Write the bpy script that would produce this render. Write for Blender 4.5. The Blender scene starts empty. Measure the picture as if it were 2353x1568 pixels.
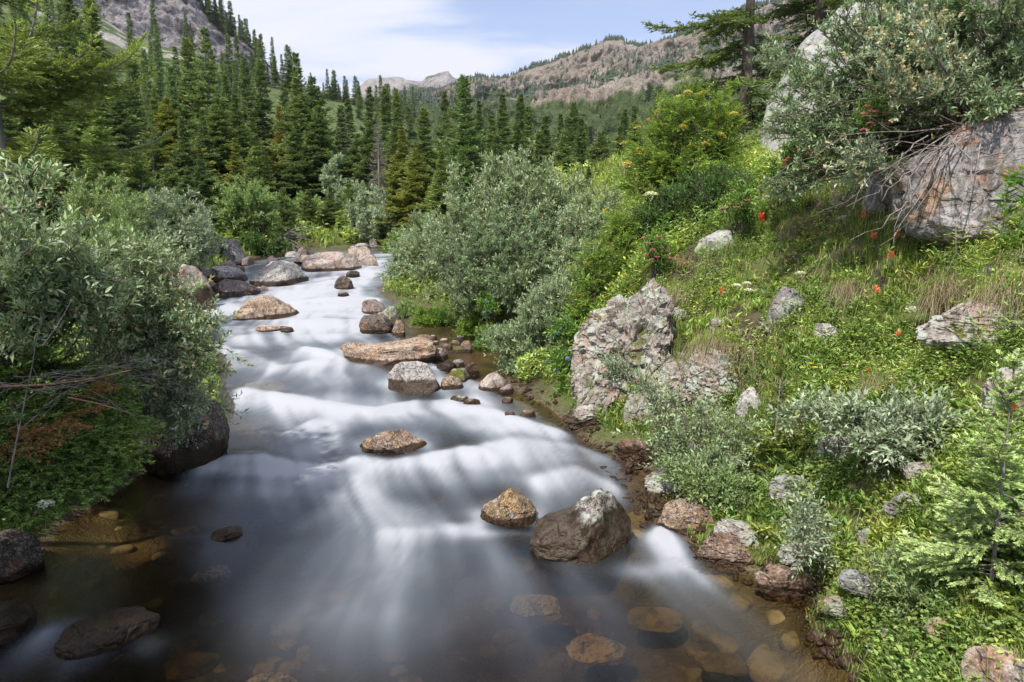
import bpy, math, random
import numpy as np
from mathutils import Vector, Matrix
R = np.random.default_rng(7)
random.seed(7)
C = bpy.context.scene.collection
CAM = np.array([0.0, 0.0, 2.2]); PITCH = math.radians(10.0); F = 1569.0
FWD = np.array([0, math.cos(PITCH), -math.sin(PITCH)]); UP = np.array([0, math.sin(PITCH), math.cos(PITCH)])

def ray(px, py):
    return np.array([(px - 1176.5) / F, 0, 0]) + UP * ((784 - py) / F) + FWD
def at(px, py, Y):
    d = ray(px, py)
    return CAM + d * (Y / d[1])
def depth(p): return float(np.dot(np.asarray(p) - CAM, FWD))
def topx(p):
    q = np.asarray(p) - CAM
    d = q @ FWD
    return 1176.5 + F * q[..., 0] / d, 784 - F * (q @ UP) / d

# ---------- noise ----------
def vnoise(p, seed=0):
    p = np.asarray(p, float)
    i = np.floor(p).astype(np.int64); f = p - i
    f = f * f * (3 - 2 * f)
    def h(a, b, c):
        n = (a * 374761393 + b * 668265263 + c * 1274126177 + seed * 974634777) & 0xffffffff
        n = ((n ^ (n >> 13)) * 1103515245) & 0xffffffff
        n = ((n ^ (n >> 15)) * 2246822519) & 0xffffffff
        n = n ^ (n >> 16)
        return (n & 0xffffff) / float(0xffffff)
    x, y, z = i[..., 0], i[..., 1], i[..., 2]; u, v, w = f[..., 0], f[..., 1], f[..., 2]
    c = lambda dx, dy, dz: h(x + dx, y + dy, z + dz)
    x00 = c(0, 0, 0) * (1 - u) + c(1, 0, 0) * u; x10 = c(0, 1, 0) * (1 - u) + c(1, 1, 0) * u
    x01 = c(0, 0, 1) * (1 - u) + c(1, 0, 1) * u; x11 = c(0, 1, 1) * (1 - u) + c(1, 1, 1) * u
    return ((x00 * (1 - v) + x10 * v) * (1 - w) + (x01 * (1 - v) + x11 * v) * w) * 2 - 1
def fbm(p, oct=4, seed=0, gain=0.5):
    s = 0; a = 1.0; t = 0; p = np.asarray(p, float)
    for k in range(oct):
        s = s + a * vnoise(p * (2.0 ** k) + 17.3 * k, seed + k); t += a; a *= gain
    return s / t
def n2(X, Y, sc, oct=3, seed=0):
    return fbm(np.stack([np.asarray(X) / sc, np.asarray(Y) / sc, np.zeros_like(np.asarray(X, float))], -1), oct, seed)
def sstep(a, b, x):
    t = np.clip((np.asarray(x) - a) / (b - a), 0, 1)
    return t * t * (3 - 2 * t)

# ---------- water level and terrain ----------
WY = [-20, 3.6, 5.2, 5.9, 7.2, 8.4, 9.6, 11.2, 12.5, 14.5, 16, 19, 21, 24, 30, 45, 80, 150, 400]
WZ = [-.1, 0, .02, .11, .13, .2, .27, .38, .45, .58, .66, .85, .95, 1.1, 1.25, 1.9, 4, 9, 30]
_wy = np.linspace(-20, 400, 8401); _wz = np.interp(_wy, WY, WZ)
_k = np.hanning(13); _k /= _k.sum()
_wz = np.concatenate([_wz[:6], np.convolve(_wz, _k, 'valid'), _wz[-6:]])
def W(X, Y):
    X = np.asarray(X, float); Y = np.asarray(Y, float)
    Yw = Y + 0.35 * n2(X, Y, 1.6, 2, 5) * np.clip(Y / 6, 0.4, 2)
    return np.interp(Yw, _wy, _wz)
def hitW(px, py, ymax=60):
    d = ray(px, py); Y = np.linspace(1.2, ymax, 3000)
    P = CAM[None] + d[None] * (Y / d[1])[:, None]
    below = P[:, 2] < W(P[:, 0], P[:, 1])
    k = int(np.argmax(below)) if below.any() else len(Y) - 1
    return P[k]

edge_r = [(1975, 1568), (1926, 1410), (1835, 1369), (1737, 1324), (1643, 1294), (1549, 1225), (1500, 1190), (1450, 1110), (1410, 1050),
          (1290, 962), (1240, 925), (1170, 890), (1085, 845), (1010, 795), (960, 768), (915, 735), (885, 690), (870, 655)]
edge_l = [(0, 1345), (90, 1310), (130, 1215), (240, 1150), (340, 1085), (470, 1052), (522, 990), (520, 890), (492, 800), (455, 745),
          (462, 705), (485, 680), (478, 650), (540, 612)]
edge_b = [(575, 596), (640, 584), (700, 577), (780, 574), (850, 570)]
cp = []
for e in edge_r + edge_l + edge_b:
    p = hitW(*e); cp.append((p[0], p[1], 0.0))
# behind the camera and outside the frame, X, Y, h above water level
cp += [(1.9, 1.0, 0), (2.0, -2, 0), (2.2, -6, 0), (-3.2, 2.6, 0), (-3.4, 1, 0), (-3.6, -3, 0), (4.5, -3, 2.2), (4, 1, 1.9), (-6, -2, 1), (-5, 2, .6)]
cp += [(-3, 21.6, 0), (-1, 23, 0), (2, 24.5, 0), (6, 26, 0), (-3.0, 25.8, 0.0), (1, 28, 0), (6, 30, 0), (3, 27, -.4), (-1, 25, -.4), (-3, 23.5, -.4)]
cp += [(-.5, 3, -.5), (-.5, 1, -.5), (-.5, -4, -.5), (-1, 4.5, -.5), (.4, 4.2, -.4), (-1.5, 6, -.45), (-.5, 7, -.4), (-1.8, 8.5, -.4), (-2.5, 10, -.4), (-3.3, 12, -.4),
       (-3.8, 14, -.4), (-5, 16, -.4), (-5, 19, -.4), (-5.5, 22, -.4), (-4.5, 24, -.35), (-2.5, 3.8, -.3), (1.2, 3.6, -.22), (0, 5.6, -.25), (.1, 6.6, -.15)]
# left bank land
cp += [(-4.5, 4, .5), (-3.6, 5.3, .35), (-6, 6, .9), (-3.9, 7.6, .35), (-5, 9, .6), (-7.3, 13, .55), (-8, 10, 1), (-8, 16, .5), (-10, 20, .8), (-12, 14, 1.6), (-9, 25, .5), (-16, 25, 2.2),
       (-12, 32, 1), (-22, 36, 3.5), (-10, 4, 1.5), (-14, 8, 2.2), (-6, 30, .35), (-3, 32, .3), (3, 34, .4), (-2, 45, .3), (-20, 50, 3), (12, 50, 2), (12, 35, 2), (0, 60, .5), (-30, 60, 6), (30, 60, 6)]
slope_pts = [(2353, 1568, 2.35), (2150, 1430, 2.75), (2353, 1200, 2.95), (1960, 1280, 3.5), (2353, 900, 3.7), (2100, 1020, 4.1), (1720, 1150, 4.7), (2353, 720, 4.4), (2100, 820, 5.0),
             (1800, 960, 5.3), (1560, 1010, 5.9), (1490, 1110, 5.45), (1650, 780, 6.5), (1800, 680, 6.8), (2100, 660, 5.8), (2353, 560, 5.1), (1700, 570, 7.9), (1900, 520, 7.4),
             (2200, 545, 6.0), (1600, 520, 9.3), (2353, 250, 6.6), (2100, 330, 7.2), (1900, 400, 8.6), (1740, 440, 9.2), (1500, 560, 9.6), (1400, 680, 9.2), (1330, 800, 8.6), (1200, 850, 9.2),
             (1100, 780, 11), (1000, 720, 13), (1500, 650, 8.3), (930, 640, 17), (1000, 600, 19), (1200, 560, 16), (1400, 500, 14), (1600, 400, 13.5), (1800, 330, 12), (1300, 480, 24),
             (1700, 330, 18), (2600, 150, 7.5), (2500, 700, 4.0), (2700, 900, 3.2)]
for (a, b, Y) in slope_pts:
    p = at(a, b, Y); cp.append((p[0], p[1], p[2] - float(W(p[0], p[1]))))
cp = np.array(cp)
def _phi(r2): return 0.5 * r2 * np.log(r2 + 1e-9)
_n = len(cp)
_K = _phi(((cp[:, None, :2] - cp[None, :, :2]) ** 2).sum(-1)) + np.eye(_n) * 0.02
_Pm = np.c_[np.ones(_n), cp[:, :2]]
_sol = np.linalg.solve(np.block([[_K, _Pm], [_Pm.T, np.zeros((3, 3))]]), np.r_[cp[:, 2], 0, 0, 0])
def tps(X, Y):
    X = np.asarray(X, float); Y = np.asarray(Y, float); sh = X.shape
    x = X.ravel(); y = Y.ravel(); out = np.empty(len(x))
    for s in range(0, len(x), 20000):
        a = x[s:s + 20000]; b = y[s:s + 20000]
        r2 = (a[:, None] - cp[None, :, 0]) ** 2 + (b[:, None] - cp[None, :, 1]) ** 2
        out[s:s + 20000] = _phi(r2) @ _sol[:_n] + _sol[_n] + _sol[_n + 1] * a + _sol[_n + 2] * b
    return out.reshape(sh)
def hgt(X, Y):
    """height above the water level (negative in the channel)"""
    X = np.asarray(X, float); Y = np.asarray(Y, float)
    h = tps(X, Y)
    far = 0.3 + 0.13 * np.maximum(0, -X - 10 - .1 * Y) + 0.12 * np.maximum(0, X - 4) + 0 * Y
    k = sstep(30, 58, Y)
    h = h * (1 - k) + far * k
    ks = sstep(0, -5, Y)
    h = h * (1 - ks) + np.where(np.abs(X + .6) < 2.7, -.5, (np.abs(X + .6) - 2.7) * .7) * ks
    kx = sstep(14, 26, np.abs(X)) * (1 - k)
    h = h * (1 - kx) + (3 + 0.12 * (np.abs(X) - 14)) * kx
    h = np.clip(h, -.6, 60)
    land = sstep(0.0, .3, h)
    h = h + land * (0.10 * n2(X, Y, 1.1, 3, 3) + 0.05 * n2(X, Y, .28, 3, 9)) * np.clip(Y / 6, .6, 3)
    rb = sstep(.25, .7, h) * sstep(12, 8, Y) * sstep(-1, .5, X - .05 * Y)
    h = h + rb * (.16 * (1 - 2.4 * np.abs(n2(X, Y, .95, 3, 131))) + .07 * (1 - 2.4 * np.abs(n2(X, Y, .4, 2, 133))))
    h = h + (1 - land) * (0.03 * n2(X, Y, .35, 3, 21))
    return h
def G(X, Y): return W(X, Y) + hgt(X, Y)
def hitG(px, py, y0=1.5, ymax=70):
    d = ray(px, py); Y = np.geomspace(y0, ymax, 500)
    P = CAM[None] + d[None] * (Y / d[1])[:, None]
    below = P[:, 2] < np.maximum(G(P[:, 0], P[:, 1]), W(P[:, 0], P[:, 1]) - .02)
    k = int(np.argmax(below)) if below.any() else len(Y) - 1
    return P[k]

# ---------- mesh builder ----------
class MB:
    def __init__(s): s.v = []; s.f = []; s.n = 0; s.a = []; s.t = None
    def add(s, v, f, a=None):
        v = np.asarray(v, float).reshape(-1, 3); f = np.asarray(f, np.int64)
        s.v.append(v); s.f.append(f + s.n); s.n += len(v)
        s.a.append(np.full(len(v), 0.5) if a is None else np.broadcast_to(np.asarray(a, float), (len(v),)))
        return s
    def mesh(s, name, mat, attr='tip', smooth=False, extra=None):
        me = bpy.data.meshes.new(name)
        V = np.concatenate(s.v) if s.v else np.zeros((0, 3))
        me.vertices.add(len(V)); me.vertices.foreach_set('co', V.astype(np.float32).ravel())
        tot = np.concatenate([np.full(len(f), f.shape[1]) for f in s.f]).astype(np.int32)
        idx = np.concatenate([f.ravel() for f in s.f]).astype(np.int32)
        st = np.concatenate([[0], np.cumsum(tot)[:-1]]).astype(np.int32)
        me.loops.add(len(idx)); me.loops.foreach_set('vertex_index', idx)
        me.polygons.add(len(tot)); me.polygons.foreach_set('loop_start', st); me.polygons.foreach_set('loop_total', tot)
        if smooth: me.polygons.foreach_set('use_smooth', np.ones(len(tot), bool))
        at_ = me.attributes.new(attr, 'FLOAT', 'POINT'); at_.data.foreach_set('value', np.concatenate(s.a).astype(np.float32))
        for k, val in (extra or {}).items():
            e = me.attributes.new(k, 'FLOAT', 'POINT'); e.data.foreach_set('value', np.asarray(val, np.float32))
        me.update(calc_edges=True)
        me.materials.append(mat)
        return me
def link(name, me, parent=None, loc=(0, 0, 0)):
    o = bpy.data.objects.new(name, me); C.objects.link(o)
    if parent is not None: o.parent = parent
    else: o.location = loc
    return o
def tag(o, label=None, cat=None, group=None, kind=None):
    if label: o['label'] = label
    if cat: o['category'] = cat
    if group: o['group'] = group
    if kind: o['kind'] = kind
    return o
def root(name, loc, label, cat, group=None, rz=0.0):
    o = bpy.data.objects.new(name, None); C.objects.link(o); o.location = [float(c) for c in loc]; o.rotation_euler = (0, 0, rz)
    return tag(o, label, cat, group)
def copy_tree(o, label, loc, rz=0.0, sc=(1, 1, 1), col=None, group=None, tilt=(0, 0)):
    c = o.copy(); C.objects.link(c); c.location = [float(x) for x in loc]; c.rotation_euler = (tilt[0], tilt[1], rz); c.scale = sc
    c['label'] = label
    if group: c['group'] = group
    for ch in list(o.children):
        d = ch.copy(); C.objects.link(d); d.parent = c
        if col is not None and 'trunk' not in ch.name: d.color = (*col, 1)
    return c

def norm(v): return v / (np.linalg.norm(v, axis=-1, keepdims=True) + 1e-9)
def leaves(mb, P, D, N, L, Wd, fold=0.25, tip=0.5, mid=0.42, curl=0.0):
    """one folded blade per row"""
    D = norm(D); S = norm(np.cross(D, N)); U = np.cross(S, D)
    L = np.broadcast_to(np.asarray(L, float), (len(P),))[:, None]; Wd = np.broadcast_to(np.asarray(Wd, float), (len(P),))[:, None]
    m = P + D * L * mid
    v = np.stack([P, m + S * Wd * .5 + U * Wd * fold, P + D * L - U * L * curl, m - S * Wd * .5 + U * Wd * fold], 1)
    n = len(P); b = np.arange(n)[:, None] * 4
    f = np.concatenate([b + np.array([[0, 1, 2]]), b + np.array([[0, 2, 3]])])
    mb.add(v.reshape(-1, 3), f, np.repeat(np.broadcast_to(tip, (n,)), 4))
def segs(mb, A, B, ra, rb, k=3, tip=0.2):
    A = np.asarray(A, float); B = np.asarray(B, float); n = len(A)
    if n == 0: return
    D = norm(B - A); ref = np.where(np.abs(D[:, 2:3]) > .9, np.array([[1., 0, 0]]), np.array([[0, 0, 1.]]))
    S = norm(np.cross(D, ref)); U = np.cross(S, D)
    ra = np.broadcast_to(np.asarray(ra, float), (n,)); rb = np.broadcast_to(np.asarray(rb, float), (n,))
    th = np.arange(k) * 2 * math.pi / k
    c = np.cos(th)[None, :, None]; s_ = np.sin(th)[None, :, None]
    ring = S[:, None] * c + U[:, None] * s_
    v = np.concatenate([A[:, None] + ring * ra[:, None, None], B[:, None] + ring * rb[:, None, None]], 1)
    b = np.arange(n)[:, None, None] * 2 * k; i = np.arange(k)[None, :, None]
    j = (np.arange(k) + 1) % k; j = j[None, :, None]
    f = (b + np.concatenate([i, j, j + k, i + k], 2)).reshape(-1, 4)
    mb.add(v.reshape(-1, 3), f, tip)
def tube(mb, pts, rad, k=6, tip=0.2):
    pts = np.asarray(pts, float); n = len(pts); T = norm(np.gradient(pts, axis=0))
    ref = np.array([1., 0, 0]) if abs(T[0, 2]) > .8 else np.array([0, 0, 1.])
    S = norm(np.cross(T, ref)); U = np.cross(S, T); th = np.arange(k) * 2 * math.pi / k
    v = pts[:, None] + (S[:, None] * np.cos(th)[None, :, None] + U[:, None] * np.sin(th)[None, :, None]) * np.asarray(rad, float)[:, None, None]
    i = np.arange(n - 1)[:, None] * k; j = np.arange(k)[None]; q = (j + 1) % k
    f = np.stack([i + j, i + q, i + k + q, i + k + j], -1).reshape(-1, 4)
    mb.add(v.reshape(-1, 3), f, tip)

# ---------- materials ----------
def newmat(name):
    m = bpy.data.materials.new(name); m.use_nodes = True; nt = m.node_tree; nt.nodes.clear()
    return m, nt
class NT:
    def __init__(s, nt): s.t = nt
    def n(s, typ, **kw):
        nd = s.t.nodes.new(typ)
        for k, v in kw.items():
            if k.startswith('i_'): continue
            setattr(nd, k, v)
        return nd
    def l(s, a, b): s.t.links.new(a, b)
    def set(s, sock, v):
        if isinstance(v, bpy.types.NodeSocket): s.l(v, sock)
        else: sock.default_value = v
    def noise(s, vec, sc, det=3, rough=.55, dist=0.0):
        nd = s.n('ShaderNodeTexNoise'); s.set(nd.inputs['Vector'], vec); nd.inputs['Scale'].default_value = sc
        nd.inputs['Detail'].default_value = det; nd.inputs['Roughness'].default_value = rough; nd.inputs['Distortion'].default_value = dist
        return nd.outputs['Fac']
    def vor(s, vec, sc, feature='F1', rnd=1.0):
        nd = s.n('ShaderNodeTexVoronoi', feature=feature); s.set(nd.inputs['Vector'], vec); nd.inputs['Scale'].default_value = sc
        nd.inputs['Randomness'].default_value = rnd
        return nd
    def ramp(s, fac, a, b, x=0.0, y=1.0):
        nd = s.n('ShaderNodeMapRange', interpolation_type='SMOOTHSTEP'); s.set(nd.inputs['Value'], fac)
        for i, v in zip(('From Min', 'From Max', 'To Min', 'To Max'), (a, b, x, y)): nd.inputs[i].default_value = v
        return nd.outputs['Result']
    def mix(s, fac, a, b, blend='MIX'):
        nd = s.n('ShaderNodeMix', data_type='RGBA', blend_type=blend); s.set(nd.inputs[0], fac)
        for sk, v in ((nd.inputs[6], a), (nd.inputs[7], b)):
            if isinstance(v, tuple) and len(v) == 3: v = (*v, 1)
            s.set(sk, v)
        return nd.outputs[2]
    def math(s, op, a, b=0.0, clamp=False):
        nd = s.n('ShaderNodeMath', operation=op, use_clamp=clamp); s.set(nd.inputs[0], a); s.set(nd.inputs[1], b)
        return nd.outputs[0]
    def attr(s, name):
        nd = s.n('ShaderNodeAttribute', attribute_name=name); return nd.outputs['Fac']
    def bump(s, h, dist, strength=1.0, normal=None):
        nd = s.n('ShaderNodeBump'); s.set(nd.inputs['Height'], h); nd.inputs['Distance'].default_value = dist; nd.inputs['Strength'].default_value = strength
        if normal is not None: s.l(normal, nd.inputs['Normal'])
        return nd.outputs[0]
    def hsv(s, col, h=.5, sat=1.0, val=1.0):
        nd = s.n('ShaderNodeHueSaturation'); s.set(nd.inputs['Hue'], h); s.set(nd.inputs['Saturation'], sat); s.set(nd.inputs['Value'], val); s.set(nd.inputs['Color'], col)
        return nd.outputs[0]
    def vmap(s, vec, scale=(1, 1, 1), loc=(0, 0, 0), rot=(0, 0, 0)):
        nd = s.n('ShaderNodeMapping'); s.set(nd.inputs[0], vec); s.set(nd.inputs['Scale'], scale); s.set(nd.inputs['Location'], loc); s.set(nd.inputs['Rotation'], rot)
        return nd.outputs[0]

def leafmat(name, col, tipcol, trans=.3, rough=.5, var=.35, hue=.03, back=None, objcol=False, spec=.4, patch=0.0):
    m, nt = newmat(name); T = NT(nt)
    geo = T.n('ShaderNodeNewGeometry'); rnd = geo.outputs['Random Per Island']
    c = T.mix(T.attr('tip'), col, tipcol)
    if objcol:
        oi = T.n('ShaderNodeObjectInfo'); c = T.mix(1.0, c, oi.outputs['Color'], 'MULTIPLY')
    r2 = T.math('FRACT', T.math('MULTIPLY', rnd, 7.31))
    c = T.hsv(c, T.ramp(r2, 0, 1, .5 - hue, .5 + hue), 1.0, T.ramp(rnd, 0, 1, 1 - var, 1 + var))
    if patch > 0:
        tc = T.n('ShaderNodeTexCoord').outputs['Object']; q = T.noise(tc, 1.1, 4, .65); q2 = T.noise(tc, 2.6, 3, .6)
        c = T.mix(T.math('MULTIPLY', T.ramp(q, .42, .6), patch), c, T.mix(1.0, c, (.42, .55, .55), 'MULTIPLY')); c = T.mix(T.math('MULTIPLY', T.ramp(q2, .54, .68), patch * .8), c, T.mix(1.0, c, (1.35, 1.02, .75), 'MULTIPLY'))
    if back is not None: c = T.mix(geo.outputs['Backfacing'], c, T.mix(1.0, c, back, 'MULTIPLY'))
    p = T.n('ShaderNodeBsdfPrincipled'); T.l(c, p.inputs['Base Color']); p.inputs['Roughness'].default_value = rough
    p.inputs['Specular IOR Level'].default_value = spec
    t = T.n('ShaderNodeBsdfTranslucent'); T.l(T.mix(1.0, c, (1.15, 1.2, .6), 'MULTIPLY'), t.inputs[0])
    mx = T.n('ShaderNodeMixShader'); mx.inputs[0].default_value = trans; T.l(p.outputs[0], mx.inputs[1]); T.l(t.outputs[0], mx.inputs[2])
    o = T.n('ShaderNodeOutputMaterial'); T.l(mx.outputs[0], o.inputs[0])
    return m
def barkmat(name, a, b, sc=20):
    m, nt = newmat(name); T = NT(nt); tc = T.n('ShaderNodeTexCoord').outputs['Object']
    n = T.noise(T.vmap(tc, (1, 1, .3)), sc, 4)
    p = T.n('ShaderNodeBsdfPrincipled'); T.l(T.mix(T.ramp(n, .35, .65), a, b), p.inputs['Base Color']); p.inputs['Roughness'].default_value = .85
    T.l(T.bump(n, .01), p.inputs['Normal'])
    T.l(p.outputs[0], T.n('ShaderNodeOutputMaterial').inputs[0])
    return m
def rockmat(name, a, b, dark=(.03, .026, .025), lichen=(.32, .36, .26), lich=.5, speck=.5, wetcol=(.35, .26, .18), rust=(.28, .13, .05), rustamt=.3, moss=0.0, scale=1.0, crack=.6, streak=0.0):
    m, nt = newmat(name); T = NT(nt)
    oi = T.n('ShaderNodeObjectInfo'); tc = T.n('ShaderNodeTexCoord').outputs['Object']
    add = T.n('ShaderNodeVectorMath', operation='ADD'); T.l(tc, add.inputs[0])
    cx = T.n('ShaderNodeCombineXYZ'); T.l(T.math('MULTIPLY', oi.outputs['Random'], 37.0), cx.inputs[0]); T.l(T.math('MULTIPLY', oi.outputs['Random'], 91.0), cx.inputs[1])
    T.l(cx.outputs[0], add.inputs[1]); v = add.outputs[0]
    if scale != 1.0: v = T.vmap(v, (scale, scale, scale))
    big = T.noise(v, 3.0, 5, .6); mid = T.noise(v, 11.0, 5, .65); fine = T.noise(v, 46.0, 3, .7); sp = T.noise(v, 85.0, 2, .6)
    c = T.mix(T.ramp(big, .38, .62), a, b)
    c = T.mix(T.math('MULTIPLY', T.ramp(T.noise(v, 4.3, 4, .6, .6), .5, .66), rustamt * 2, True), c, rust)
    c = T.mix(T.math('MULTIPLY', T.ramp(mid, .49, .62), .8), c, T.mix(1.0, c, (.42, .39, .39), 'MULTIPLY'))
    bl = T.noise(v, 24.0, 4, .7); c = T.mix(T.math('MULTIPLY', T.ramp(bl, .53, .60), speck * .9, True), c, T.mix(.75, c, dark)); c = T.mix(T.math('MULTIPLY', T.ramp(bl, .46, .38), speck * .6, True), c, (.56, .53, .50))
    c = T.mix(T.math('MULTIPLY', T.ramp(fine, .52, .62), speck), c, dark)
    c = T.mix(T.math('MULTIPLY', T.ramp(sp, .56, .66), speck * .8), c, (.55, .53, .5))
    lm = T.math('MULTIPLY', T.ramp(T.noise(v, 6.5, 6, .7, .4), .56 - .1 * lich, .64 - .1 * lich), min(1.0, lich * 1.3), True)
    c = T.mix(lm, c, lichen)
    geo = T.n('ShaderNodeNewGeometry'); sep = T.n('ShaderNodeSeparateXYZ'); T.l(geo.outputs['Normal'], sep.inputs[0])
    if moss > 0:
        mm = T.math('MULTIPLY', T.ramp(T.noise(v, 3.7, 5, .7), .62 - .25 * moss, .70 - .25 * moss), T.ramp(sep.outputs[2], -.2, .5))
        c = T.mix(mm, c, T.mix(fine, (.05, .07, .012), (.16, .15, .02)))
    if streak > 0:
        st = T.noise(T.vmap(v, (5, 5, .35)), 2.0, 4, .6)
        c = T.mix(T.math('MULTIPLY', T.ramp(st, .5, .68), streak), c, (.05, .045, .05))
    cr = T.vor(T.vmap(v, (1, 1, 1.6)), 5.5, 'DISTANCE_TO_EDGE').outputs[0]
    crm = T.math('MULTIPLY', T.ramp(cr, 0.0, .05, 1, 0), T.math('MULTIPLY', T.ramp(mid, .4, .6), crack))
    c = T.mix(crm, c, dark)
    wet = T.attr('wet')
    wetm = T.ramp(T.math('ADD', wet, T.math('MULTIPLY', T.math('SUBTRACT', mid, .5), .7)), .42, .66)
    c = T.mix(wetm, c, T.mix(1.0, T.mix(.25, c, wetcol), (.20, .155, .12), 'MULTIPLY'))
    p = T.n('ShaderNodeBsdfPrincipled'); T.l(c, p.inputs['Base Color'])
    T.l(T.ramp(wetm, 0, 1, .88, .42), p.inputs['Roughness']); p.inputs['Specular IOR Level'].default_value = .3
    h = T.math('ADD', T.math('MULTIPLY', mid, .6), T.math('MULTIPLY', fine, .35)); h = T.math('SUBTRACT', h, T.math('MULTIPLY', crm, .4))
    T.l(T.bump(h, .03 / scale, .9), p.inputs['Normal'])
    T.l(p.outputs[0], T.n('ShaderNodeOutputMaterial').inputs[0])
    return m
# ---------- camera, light, sky ----------
cam = bpy.data.cameras.new('camera'); cam.sensor_width = 36; cam.lens = 36 * F / 2353; cam.clip_end = 8000; cam.clip_start = .05
co = bpy.data.objects.new('camera', cam); C.objects.link(co); co.location = CAM; co.rotation_euler = (math.pi / 2 - PITCH, 0, 0)
S = bpy.context.scene; S.camera = co
SUN = norm(np.array([-.38, -.66, 1.0]))
sl = bpy.data.lights.new('sun', 'SUN'); sl.energy = 3.9; sl.angle = math.radians(1.2); sl.color = (1, .95, .87)
so = bpy.data.objects.new('sun', sl); C.objects.link(so); so.rotation_euler = Vector(SUN).to_track_quat('Z', 'Y').to_euler(); so.location = (-20, -20, 40)
w = bpy.data.worlds.new('World'); S.world = w; w.use_nodes = True; w.node_tree.nodes.clear(); T = NT(w.node_tree)
sky = T.n('ShaderNodeTexSky', sky_type='NISHITA'); sky.sun_disc = False; sky.sun_elevation = math.asin(SUN[2]); sky.sun_rotation = math.atan2(SUN[0], SUN[1])
sky.air_density = 1.1; sky.dust_density = 1.0; sky.altitude = 2800
tc = T.n('ShaderNodeTexCoord').outputs['Generated']; sp = T.n('ShaderNodeSeparateXYZ'); T.l(tc, sp.inputs[0])
den = T.math('ADD', sp.outputs[2], .12)
cx = T.n('ShaderNodeCombineXYZ'); T.l(T.math('DIVIDE', sp.outputs[0], den), cx.inputs[0]); T.l(T.math('DIVIDE', sp.outputs[1], den), cx.inputs[1])
v = T.vmap(cx.outputs[0], (.75, 1.7, 1), (3.3, .9, 0), (0, 0, .12))
n1 = T.noise(v, 1.05, 4, .5, .3); n3 = T.noise(v, .42, 2, .5)
bias = T.ramp(sp.outputs[0], -.42, .14, .14, -.03)
cl = T.math('ADD', T.math('ADD', T.math('MULTIPLY', n1, .6), T.math('MULTIPLY', n3, .4)), bias)
mask = T.ramp(cl, .40, .60)
veil = T.math('MAXIMUM', mask, T.ramp(n3, .2, .8, .30, .62))
skyc = T.mix(1.0, sky.outputs[0], (.66, .80, 1.02), 'MULTIPLY')
cloudc = T.mix(T.ramp(n1, .35, .6), (4.0, 4.6, 5.8), (5.3, 5.35, 6.0))
bg = T.n('ShaderNodeBackground'); T.l(T.mix(veil, skyc, cloudc), bg.inputs[0]); bg.inputs[1].default_value = .135
T.l(bg.outputs[0], T.n('ShaderNodeOutputWorld').inputs[0])
S.view_settings.view_transform = 'Standard'; S.view_settings.look = 'None'; S.view_settings.exposure = 0.42; S.view_settings.gamma = 1
cy = S.cycles; S.render.engine = 'CYCLES'
cy.max_bounces = 6; cy.diffuse_bounces = 3; cy.glossy_bounces = 2; cy.transmission_bounces = 3; cy.transparent_max_bounces = 8
cy.caustics_reflective = False; cy.caustics_refractive = False; cy.use_denoising = True; cy.sample_clamp_indirect = 4
cy.use_adaptive_sampling = True; cy.adaptive_threshold = .02

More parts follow.
